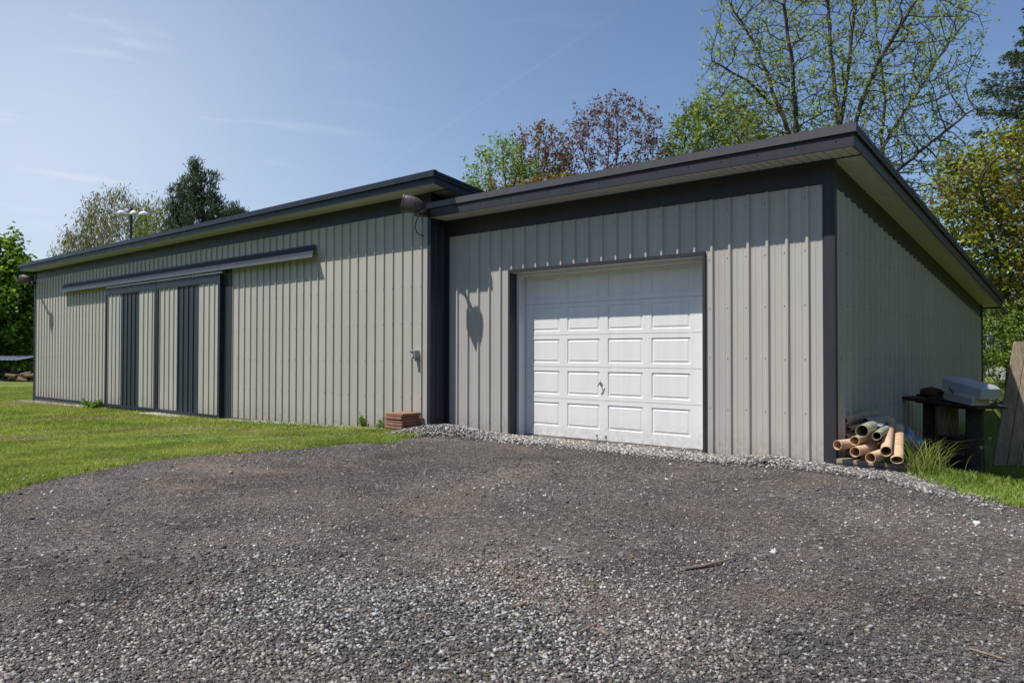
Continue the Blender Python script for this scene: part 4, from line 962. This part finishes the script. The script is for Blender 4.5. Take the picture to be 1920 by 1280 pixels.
def simple(name, label, cx0, cy0, D, rx, ry, rd, natt, cols, wts, nl, size, jit, base=None, hollow=.3, extra=(), **kw):
    natt = int(natt*1.8); nl = int(nl*2.1); jit *= .85; size *= 1.22; kw['e'] = 2.7; kw.setdefault('twigs', (.7, .30, .02, 1)); kw.setdefault('tip', .006)
    att = [pxell(natt, cx0, cy0, D, rx, ry, rd, hollow)]
    for e_ in extra: att.append(pxell(*e_))
    att = np.concatenate(att); att = att[att[:, 2] > (-.3 if 'bush' in name else .6)]
    b_ = at(base[0], 700, D) if base else at(cx0, 700, D); tp = at((base or (cx0,))[0], cy0+ry*.75, D)
    ls = [dict(n=nl, size=size, cols=cols, wts=wts, jitter=jit, rmax=kw.pop('rmax', .016), keep=kw.pop('keep', 1), clus=kw.pop('clus', .07))]
    return tree(name, label, kw.pop('cat', 'tree'), att, b_, tp, ls, **kw)
simple('maple_tree', 'fresh green small tree sticking out farthest left behind the garage roof', 945, 380, 24, 80, 118, 1.6, 330, [(.10, .16, .03), (.15, .22, .04), (.22, .28, .06)], [.35, .4, .25], 5, .085, .09, hollow=.4, step=.26, dk=.3, keep=.8, group='young trees behind the garage')
simple('bronze_maple', 'bronze red leaved young tree right of the fresh green small tree', 1010, 345, 25, 60, 112, 1.3, 330, [(.105, .05, .03), (.135, .075, .035), (.12, .105, .03)], [.45, .35, .2], 5, .08, .08, hollow=.2, step=.25, dk=.28, trop=(0, 0, .35), group='young trees behind the garage')
simple('olive_maple', 'low wide olive and rust coloured tree just above the garage roof edge', 1035, 410, 22.5, 180, 72, 1.4, 620, [(.12, .115, .028), (.17, .15, .04), (.15, .075, .035)], [.45, .35, .2], 7, .085, .10, hollow=.1, step=.26, dk=.3, group='young trees behind the garage')
simple('purple_maple', 'sparse purple red leaved tree standing against the sky behind the garage', 1150, 335, 26, 118, 145, 2.0, 640, [(.085, .038, .032), (.12, .058, .042), (.14, .085, .05)], [.45, .4, .15], 4, .085, .08, hollow=.35, step=.27, dk=.3, keep=.75, trop=(0, 0, .25), group='young trees behind the garage')
simple('green_maple', 'bright green leafy tree left of the tall budding tree', 1345, 330, 26, 112, 155, 2.2, 700, [(.085, .12, .022), (.13, .175, .032), (.18, .225, .05)], [.35, .4, .25], 6, .095, .10, hollow=.2, step=.28, dk=.32, trop=(0, 0, .3), group='young trees behind the garage', extra=[(200, 1480, 330, 26, 95, 90, 1.5)])
simple('olive_shrub', 'olive leaved bush between purple tree and bright green tree', 1240, 400, 23, 110, 88, 1.3, 420, [(.11, .12, .03), (.15, .16, .04), (.14, .08, .04)], [.5, .35, .15], 6, .08, .09, hollow=.1, step=.26, dk=.3, cat='bush', group='young trees behind the garage')
# cherry at the right, behind the garage
D1 = 17.6; B = lambda x, y, dd=0: at(x, y, D1+dd)
limbs = [[B(1925, 610), B(1892, 560), B(1876, 500), B(1858, 430), B(1840, 360)], [B(1925, 610), B(1930, 500, .4), B(1935, 380, .6)], [B(1905, 580), B(1945, 560, -.5), B(2000, 470, -.7)], [B(1955, 660), B(1900, 640, .4), B(1850, 600, .6)]]
att = np.concatenate([pxell(1100, 1925, 420, D1, 190, 190, 1.7, .25), pxell(350, 1835, 370, D1, 95, 105, 1.1, .1), pxell(200, 1880, 300, D1, 70, 60, 1.), pxell(250, 1870, 500, D1, 70, 80, 1.), pxell(900, 2190, 420, D1-2.5, 190, 270, 2.4, .2), pxell(700, 2480, 430, D1-5, 210, 290, 2.2, .2)])  # last two clumps widen the crown out of view, added to dim sky light
tree('cherry_tree', 'spreading tree with yellow green and rusty young leaves above the garage roof at right', 'tree', att, B(1975, 720), B(1925, 610),
     [dict(n=11, size=.115, cols=[(.14, .08, .03), (.11, .13, .022), (.17, .20, .032), (.25, .28, .05)], wts=[.16, .26, .34, .24], jitter=.11, rmax=.02, clus=.06)],
     step=.24, di=1.5, dk=.3, iters=60, tip=.008, limbs=limbs, mx=.17, twigs=(.5, .3, .02, 1))
simple('green_bush', 'leafy bright green bush filling the gap between garage and leaning boards', 1885, 720, 17.2, 62, 128, .8, 420, [(.08, .125, .022), (.13, .19, .03), (.20, .27, .05)], [.4, .4, .2], 8, .06, .07, hollow=0, step=.2, dk=.25, cat='bush', mx=.03, base=(1890,), extra=[(300, 1990, 720, 17.6, 90, 120, .9), (420, 1866, 775, 15.2, 46, 70, .5), (300, 1915, 780, 15.2, 46, 70, .5), (250, 1880, 640, 16.5, 60, 60, .8)])
tree('unseen_shade_tree', 'broad leafy tree added unseen in the grass right of the garage to shade its side wall', 'tree', np.concatenate([ell(900, (7.2, 3.6, 4.4), (3.2, 3.6, 3.0), .3)]), (7.2, 3.6, 0), (7.2, 3.6, 2.2),
     [dict(n=16, size=.16, cols=[(.06, .10, .018), (.09, .14, .025)], wts=[.5, .5], jitter=.2, rmax=.02)], step=.35, di=2, dk=.45, iters=50, tip=.01)  # assumed tree out of view, added to cut sky light on the side wall
# spruce
def conifer(base, H, R0, label, z0=1.5, seed=4, dens=1.):
    r = np.random.default_rng(seed); base = np.array(base); base[2] = float(h(base[0], base[1]))-.05
    T = thing('spruce_tree', tuple(base), label, 'tree'); mb = MB(); mb.tube([base, base+(0, 0, H*.5), base+(0, 0, H)], [.24, .14, .02], 9); LP = []; LD = []
    z = z0
    while z < H-.2:
        q = 1-(z/H); L0 = R0*(q**.85)*(.75+.5*r.random()); nb = 6 if z < H*.9 else 4; a0 = r.uniform(0, 6.28)
        for k in range(nb):
            a = a0+k*2*math.pi/nb+r.normal(0, .25); L = L0*r.uniform(.6, 1.15); dx = np.array([math.cos(a), math.sin(a), 0])
            s = np.linspace(0, 1, 7); pts = [base+np.array([0, 0, z])+dx*L*t+np.array([0, 0, -.28*L*t+.30*L*t*t]) for t in s]
            mb.tube(pts, list(np.linspace(.035, .006, 7)), 4, caps=False)
            m = int(60*L*dens)
            tt = r.random(m)**.7*.95+.05; side = r.normal(0, .5, m)*(1-tt*.65)*L*.42; pr = np.array([-dx[1], dx[0], 0])
            P = base+np.array([0, 0, z])+dx*(L*tt)[:, None]+np.array([0, 0, 1.])*(-.28*L*tt+.30*L*tt*tt-.10*abs(side)-np.abs(r.normal(0, .05, m)))[:, None]+pr*side[:, None]
            LP.append(P); LD.append(np.repeat((dx*.8+np.array([0, 0, -.25]))[None], m, 0)+pr*np.sign(side)[:, None]*.6)
        z += .30+.16*r.random()
    mb.build('trunk', MT['bark'], T); P = np.concatenate(LP); Dr = np.concatenate(LD); P = np.repeat(P, 3, 0); Dr = np.repeat(Dr, 3, 0); n = len(P)
    a = Dr+r.normal(0, .45, (n, 3)); a /= np.linalg.norm(a, axis=1)[:, None]; nr = r.normal(0, 1, (n, 3)); nr[:, 2] += 1; b_ = np.cross(a, nr); b_ /= np.linalg.norm(b_, axis=1)[:, None]
    s = r.uniform(.09, .20, n)[:, None]; V = np.stack([P, P+a*s*.5+b_*s*.13, P+a*s, P+a*s*.5-b_*s*.13], 1).reshape(-1, 3)
    col = np.repeat(np.array([(.045, .075, .034), (.07, .105, .044), (.11, .12, .05)])[r.choice(3, n, p=[.5, .35, .15])]*r.uniform(.7, 1.3, (n, 1)), 4, 0)
    combine('crown', [(V, [np.arange(n*4).reshape(n, 4)], col)], 'needle', None, None, loc=tuple(base), parent=T)
conifer(at(1985, 700, 27), 16.6, 5.4, 'tall dark spruce with drooping branches at the right edge', dens=1.25)
# far left trees
simple('maple_tree', 'dense rounded dark green tree beyond the left end of the long shed', -12, 590, 46, 92, 146, 3.2, 1100, [(.065, .12, .015), (.11, .19, .025), (.19, .28, .04)], [.45, .4, .15], 15, .22, .26, hollow=.25, step=.5, dk=.6, di=3, rmax=.05, tip=.012, mx=.3, clus=.08, twigs=(.6, .7, .05, 1), base=(-25,), cat='tree', extra=[(420, -25, 610, 45, 95, 85, 3), (200, 45, 590, 46, 32, 60, 1.5)])
WC = [(.10, .105, .035), (.16, .165, .055), (.20, .165, .075)]
def willow(label, px, py, D, rx, ry, rd, natt, cols, extra=()):
    att = [pxell(natt, px, py, D, rx, ry, rd, .3)]+[pxell(*e_) for e_ in extra]
    tree('willow_tree', label, 'tree', np.concatenate(att), at(px, 700, D), at(px+5, py+ry*.6, D),
         [dict(n=20, size=.36, cols=cols, wts=[.4, .4, .2], jitter=.34, rmax=.045, asp=.2, up=-.3, droop=(0, 0, -1.1), clus=.08)], step=.45, di=3, dk=.5, iters=60, tip=.015, mx=.3, mat='bark_pale', trop=(0, 0, .25))
willow('wispy yellow brown willow rising over the roof of the long shed', 218, 475, 60, 88, 118, 3.4, 620, WC, extra=[(240, 150, 500, 60, 50, 68, 2.4)])
willow('denser yellow green willow between the wispy willow and the dark pine', 300, 480, 57, 50, 112, 2.2, 420, [(.10, .13, .03), (.15, .18, .045), (.19, .21, .06)])
# pine
att = np.concatenate([pxell(200, 371, 410, 50, 46, 90, 1.4), pxell(60, 340, 430, 50, 26, 40, 1.0), pxell(70, 366, 335, 50, 17, 44, .7), pxell(60, 345, 390, 50, 25, 60, 1.0), pxell(170, 420, 425, 50, 44, 42, 1.3), pxell(45, 400, 370, 50, 14, 45, .7), pxell(130, 440, 415, 50, 24, 26, 1.0), pxell(60, 330, 400, 50, 14, 50, .8), pxell(220, 380, 500, 50, 68, 80, 2)])
tree('pine_tree', 'dark green pine with a ragged pointed top above the long shed roof', 'tree', att, at(375, 700, 50), at(372, 480, 50),
     [dict(n=46, size=.32, cols=[(.032, .052, .024), (.05, .076, .032), (.09, .098, .04)], wts=[.5, .35, .15], jitter=.17, rmax=.06, asp=.16, up=-.2, droop=(0, 0, .9), clus=.04, mat='needle')], step=.36, di=2.5, dk=.38, iters=60, tip=.013, mx=.28, trop=(0, 0, .3))
# weeds
def weed(x, y, hgt, n, label, name='weed', spread=.12, s=.045):
    b_ = np.array([x, y, float(h(x, y))]); T = thing(name, tuple(b_), label, 'weed', 'weeds at the foot of the sheds'); mb = MB(); P = []
    for k in range(6):
        a = rng.uniform(0, 6.28); L = hgt*rng.uniform(.5, 1); tp = b_+np.array([math.cos(a)*spread*rng.uniform(.3, 1), math.sin(a)*spread*.6, L]); pts = [b_, b_*.5+tp*.5+rng.normal(0, .01, 3), tp]
        mb.tube(pts, [.004, .003, .0015], 4, caps=False)
        for t in rng.random(n//6)**.8*.8: P.append(b_*(1-t)+tp*t)
    mb.build('stem', MT['stick'], T); P = np.array(P); m = len(P)
    combine('foliage', [leaves(P, rng.uniform(.6, 1.3, m)*s, pal(P, m, GR, [.4, .4, .2]), .022, .5)], 'leaf', None, None, loc=tuple(b_), parent=T)
weed(-7.53, -.48, .34, 220, 'leafy weed with thin dry stalks left of the paver stack')
weed(-7.12, -.48, .22, 160, 'short dense weed touching the paver stack')
weed(-18.72, -.58, .26, 420, 'bright green weed clump by the left frame of the sliding doors', spread=.5, s=.09)
# dandelions and clover in the lawn
x, y, d = lawn_pts(1500, 5, 13, .4, -.8, 0); k = on_lawn(x, y) & (vnoise(x*.9, y*.9, 7) > .55) & (x < -1); x, y = x[k][:260], y[k][:260]
P = np.stack([x, y, lawnz(x, y)+.045], -1); v, f = OCT; n = len(P)
V = (P[:, None]+v[None]*rng.uniform(.008, .013, (n, 1, 1))*np.array([1, 1, .6])).reshape(-1, 3); Fq = (f[None]+(np.arange(n)*6)[:, None, None]).reshape(-1, 3)
tag(link('clover_flowers', mesh_np('clover_flowers', V, Fq, MT['stone'], np.full((len(V), 3), .52))), 'tiny white clover heads dotted through the lawn', 'flowers', kind='stuff')
for k, (px_, py_, lb) in enumerate([(1840, 838, 'white dandelion seed head on a thin stalk in front of the bench'), (1856, 822, 'smaller dandelion seed head right of and above the larger one')]):
    p = at(px_, py_, 8.9); gz_ = float(h(p[0], p[1])); T = thing('dandelion', (p[0], p[1], gz_), lb, 'dandelion', 'dandelion clocks in the tall grass')
    mb = MB(); mb.tube([(p[0], p[1], gz_), (p[0]+.01, p[1], (p[2]+gz_)/2), p], .002, 5); mb.build('stalk', MT['stick'], T)
    q = ell(160, p, (.013, .013, .013), .9); n = 160
    combine('seed_head', [leaves(q, np.full(n, .012), np.full((n, 3), .5), .0, 0)], 'leaf', None, None, loc=(p[0], p[1], gz_), parent=T)

# ------------------------------------------------------------------ far left: shelter, brush, logs, lamp post
c = at(10, 713, 42.); gz = float(h(c[0], c[1])); rdx = RT; fdx = np.array([FW[0], FW[1], 0])/cp_
WS = thing('wood_shelter', (c[0], c[1], gz), 'low open shelter with a pale metal roof over dark stacked wood at the far left', 'shelter')
W_ = lambda a, b_, z: c*np.array([1, 1, 0])+rdx*np.array([1, 1, 0])*a+fdx*b_+np.array([0, 0, gz+z])
mb = MB(); clad(mb, -4.0, 1.25, [-3.9+.25*i for i in range(21)], 0, 1, lambda s, d, z: tuple(W_(s, -1.0+2.2*z, 1.18+.24*z+d)), minor=False); mb.build('roof', MT['roofmetal'], WS)
for a in (-3.6, -1.3, 1.05):
    for b_ in (-.8, 1.0):
        mb = MB(); mb.tube([W_(a, b_, -.05), W_(a, b_, 1.2+.1*b_)], .05, 8); mb.build('post', MT['wood_dark'], WS)
for k in range(34):
    a = -3.5+(k % 12)*.37+rng.normal(0, .03); zz = .12+(k//12)*.27; mb = MB(); mb.tube([W_(a, -.5, zz), W_(a+.03, .5, zz)], .14, 9)
    tag(mb.build('log', MT['wood_dark'], loc=tuple(W_(a, 0, zz))), 'dark split log stacked with many alike under the pale metal roof', 'log', 'dark logs stacked under the shelter roof')
for k in range(9):
    a = .95+(k % 5)*.33+rng.normal(0, .05); zz = .12+(k//5)*.2+.05*(k % 2); mb = MB(); p = W_(a, -1.1-.1*(k % 3), zz); mb.tube([p, p+rdx*.55+(0, 0, .05*rng.normal())], .10, 8)
    tag(mb.build('log', MT['stump' if k % 3 else 'wood_dark'], loc=tuple(p)), 'cut log in the loose heap between shelter and long shed', 'log', 'loose cut logs beside the shelter')
bp = W_(-1.3, -1.5, 0); mb = MB()
for k in range(420):
    a = rng.normal(0, .8); p = W_(-1.4+a, -1.5+rng.normal(0, .25), abs(rng.normal(0, .28))*max(.2, 1-abs(a)/1.8)); t = rng.normal(0, 1, 3); t[2] = abs(t[2])*.5; t /= np.linalg.norm(t); mb.tube([W_(-1.4, -1.5, -.05), p-t*.25, p+t*.35], [.004, .012, .005], 3, caps=False)
tag(mb.build('brush_pile', MT['stick'], loc=tuple(bp)), 'heap of dry brown brushwood in front of the low shelter', 'brush pile')
# lamp post
p0 = at(243, 700, 45.); p0[2] = float(h(p0[0], p0[1])); tz = at(243, 388, 45.)[2]
LPo = thing('lamp_post', tuple(p0), 'thin dark lamp post with four white lamp heads rising behind the long shed', 'lamp post')
mb = MB(); mb.tube([p0, (p0[0], p0[1], tz)], [.11, .075], 10); mb.build('pole', MT['trim_navy'], LPo)
for k, (a, b_) in enumerate([(-.56, .35), (-.32, -.45), (.38, -.45), (.62, .30)]):
    c = np.array([p0[0], p0[1], tz-.42+.10*(b_ > 0)])+rdx*a+fdx*b_; d = (rdx*a+fdx*b_); d[2] = 0; d /= np.linalg.norm(d); s = np.array([-d[1], d[0], 0]); rings = []
    for zz, q in ((-.13, .80), (-.10, 1.), (.0, .97), (.09, .72), (.14, .42), (.19, .18)):
        rings.append([c+q*(.31*math.cos(t)*d+.22*math.sin(t)*s)+np.array([0, 0, zz*.85]) for t in np.arange(16)*math.pi/8])
    mb = MB(); [mb.quadstrip(x_, y_, True) for x_, y_ in zip(rings[:-1], rings[1:])]; mb.add(rings[0], [tuple(range(16))]); mb.add(rings[-1], [tuple(range(16))]); mb.build('lamp_head', MT['stop_white'], LPo, smooth=False)
    mb = MB(); mb.tube([(p0[0], p0[1], tz-.3), c+(0, 0, .1)], .03, 6); mb.build('arm', MT['trim_navy'], LPo)
# neighbour's house glimpsed through the trees
hp = at(1930, 690, 36); hz = float(h(hp[0], hp[1])); H_ = thing('neighbour_house', (hp[0], hp[1], hz), 'grey sided house glimpsed through branches behind the garage', 'house')
ha, hb = np.array([.97, .25, 0]), np.array([-.25, .97, 0]); Wp = lambda a, b_, z: np.array([hp[0], hp[1], hz])+ha*a+hb*b_+np.array([0, 0, z])
mb = MB(); c8 = [Wp(-1, 0, 0), Wp(9, 0, 0), Wp(9, 7, 0), Wp(-1, 7, 0)]; t8 = [p+(0, 0, 3.6) for p in c8]; mb.quadstrip(c8, t8, True)
mb.add([t8[0], t8[3], Wp(-1, 3.5, 5.4), t8[1], t8[2], Wp(9, 3.5, 5.4)], [(0, 1, 2), (3, 5, 4)]); mb.build('wall', MT['siding'], H_)
mb = MB(); mb.add([Wp(-1.3, -.4, 3.45), Wp(9.3, -.4, 3.45), Wp(9.3, 3.5, 5.5), Wp(-1.3, 3.5, 5.5), Wp(9.3, 7.4, 3.45), Wp(-1.3, 7.4, 3.45)], [(0, 1, 2, 3), (3, 2, 4, 5)]); mb.build('roof', MT['roofing'], H_)
for a in (1.2, 4.2, 7.0):
    mb = MB(); P = [Wp(a, -.03, 1.2), Wp(a+1, -.03, 1.2), Wp(a+1, -.03, 2.5), Wp(a, -.03, 2.5)]; mb.add(P, [(0, 1, 2, 3)]); w_ = mb.build('window', MT['glass'], H_)
    mb = MB(); q = [p+((p-sum(P)/4)*.12) for p in P]; mb.quadstrip([p+hb*-.03 for p in P], [p+hb*-.03 for p in q], True); mb.build('frame', MT['stop_white'], w_)
# far hedge / wood that closes the horizon
parts = []; n = 90000; an = rng.uniform(radians(60), radians(200), n); rr_ = rng.uniform(66, 92, n)
x = CAM[0]+np.cos(an)*rr_; y = CAM[1]+np.sin(an)*rr_; top = 3.2+3.2*fbm(an*9, rr_*.05, 19); z = rng.random(n)**.8*top-.4; P = np.stack([x, y, z], -1)
parts.append(leaves(P, rng.uniform(.5, 1.1, n), pal(P, n, [(.035, .06, .014), (.06, .10, .02), (.10, .14, .03)], [.4, .4, .2], clump=.1), .3, .4))
n = 70000; an = rng.uniform(radians(205), radians(418), n); rr_ = rng.uniform(30, 44, n)  # taller, nearer tree ring out of view, added to lower ambient sky light
x = CAM[0]+np.cos(an)*rr_; y = CAM[1]+np.sin(an)*rr_; top = 7.5+6*fbm(an*6, rr_*.08, 29); z = rng.random(n)**.85*top-.4; P = np.stack([x, y, z], -1)
parts.append(leaves(P, rng.uniform(.7, 1.5, n), pal(P, n, [(.03, .05, .014), (.045, .075, .018), (.07, .10, .025)], [.4, .4, .2], clump=.1), .3, .4))
combine('far_wood', parts, 'leaf', 'low mass of far green woodland closing the horizon, with a taller unseen ring added to cut sky light', 'woodland', 'stuff')
x_ = at(10, 690, 50.); n = 9000; P = ell(n, (0, 0, 0), (1, 1, 1)); P = np.array([x_[0], x_[1], .35])+P[:, :1]*RT*5.5+P[:, 1:2]*fdx*1.5+P[:, 2:]*np.array([0, 0, 1.35])
combine('hedge', [leaves(P, rng.uniform(.10, .22, n), pal(P, n, [(.05, .08, .015), (.10, .15, .025), (.19, .26, .04)], [.45, .35, .2], clump=.5), .05, .4)], 'leaf', 'sunlit clipped looking hedge behind the low shelter', 'hedge')

# ------------------------------------------------------------------ light and sky
sv = Vector((-.60, -1., 2.08)).normalized(); elev = math.asin(sv.z)
L = bpy.data.lights.new('sun', 'SUN'); L.energy = 5.0; L.angle = R(.53); L.color = (1., .955, .88)
so = bpy.data.objects.new('sun', L); so.rotation_euler = sv.to_track_quat('Z', 'Y').to_euler(); so.location = (-10, -20, 30); COL.objects.link(so)
w = bpy.data.worlds.new('World'); SC.world = w; w.use_nodes = True; nt = w.node_tree; nt.nodes.clear()
out = nt.nodes.new('ShaderNodeOutputWorld'); bg = nt.nodes.new('ShaderNodeBackground'); sk = nt.nodes.new('ShaderNodeTexSky')
sk.sky_type = 'NISHITA'; sk.sun_disc = False; sk.sun_elevation = elev; sk.sun_rotation = math.atan2(sv.x, sv.y)
sk.air_density = 1.0; sk.dust_density = .4; sk.ozone_density = 1.6; sk.altitude = 100
bg.inputs[1].default_value = .092
tc = nt.nodes.new('ShaderNodeTexCoord')
def dot(v):
    d_ = nt.nodes.new('ShaderNodeVectorMath'); d_.operation = 'DOT_PRODUCT'; nt.links.new(tc.outputs['Generated'], d_.inputs[0]); d_.inputs[1].default_value = tuple(v); return d_.outputs['Value']
def mth(op, a, b_=None):
    m_ = nt.nodes.new('ShaderNodeMath'); m_.operation = op
    for i_, v_ in enumerate((a, b_)):
        if v_ is None: continue
        if isinstance(v_, (int, float)): m_.inputs[i_].default_value = v_
        else: nt.links.new(v_, m_.inputs[i_])
    return m_.outputs[0]
def mrange(v, a, b_, c_, d_):
    m_ = nt.nodes.new('ShaderNodeMapRange'); m_.interpolation_type = 'SMOOTHSTEP'; nt.links.new(v, m_.inputs[0])
    for i_, q in enumerate((a, b_, c_, d_)): m_.inputs[i_+1].default_value = q
    return m_.outputs[0]
# an old vapour trail high in the sky: a band along one great circle of directions
d1 = ray(690, 335); d2 = ray(1035, 105); d1 /= np.linalg.norm(d1); d2 /= np.linalg.norm(d2); nn = np.cross(d1, d2); nn /= np.linalg.norm(nn)
mid = d1+d2; mid /= np.linalg.norm(mid)
tr = mth('MULTIPLY', mrange(mth('ABSOLUTE', dot(nn)), 0, .0035, 1, 0), mrange(dot(mid), .955, .995, 0, 1))
def skyn(scale, stretch, rot, lo, hi, det=5):
    mp = nt.nodes.new('ShaderNodeMapping'); nt.links.new(tc.outputs['Generated'], mp.inputs[0]); mp.inputs['Rotation'].default_value = rot; mp.inputs['Scale'].default_value = stretch
    nz = nt.nodes.new('ShaderNodeTexNoise'); nz.inputs['Scale'].default_value = scale; nz.inputs['Detail'].default_value = det; nz.inputs['Distortion'].default_value = .4; nt.links.new(mp.outputs[0], nz.inputs['Vector'])
    return mrange(nz.outputs[0], lo, hi, 0, 1)
lft = at(60, 330, 1.)-CAM; lft /= np.linalg.norm(lft)
ci = mth('MULTIPLY', skyn(5.2, (1.1, 1.1, 7.5), (.16, .12, 0), .56, .80), mrange(dot(lft), .90, .995, .10, .9))
hz_ = mth('MAXIMUM', mth('SUBTRACT', mth('MULTIPLY', mth('EXPONENT', mth('MULTIPLY', mth('POWER', mth('SUBTRACT', 1.008, dot(lft)), .5), -5.0)), 1.26), .06), 0.0)
cov = mth('ADD', hz_, mth('ADD', mth('MULTIPLY', tr, .03), mth('MULTIPLY', ci, .30)))
mx = nt.nodes.new('ShaderNodeMix'); mx.data_type = 'RGBA'; nt.links.new(cov, mx.inputs[0]); tint = nt.nodes.new('ShaderNodeMix'); tint.data_type = 'RGBA'; tint.blend_type = 'MULTIPLY'; tint.inputs[0].default_value = 1; nt.links.new(sk.outputs[0], tint.inputs[6]); tint.inputs[7].default_value = (1.12, 1.19, 1.30, 1); nt.links.new(tint.outputs[2], mx.inputs[6]); mx.inputs[7].default_value = (7.0, 7.8, 9.2, 1)
nt.links.new(mx.outputs[2], bg.inputs[0]); nt.links.new(bg.outputs[0], out.inputs[0])
vs = SC.view_settings; vs.view_transform = 'Standard'; vs.look = 'None'; vs.exposure = .12; vs.gamma = 1
SC.cycles.max_bounces = 8; SC.cycles.transparent_max_bounces = 8
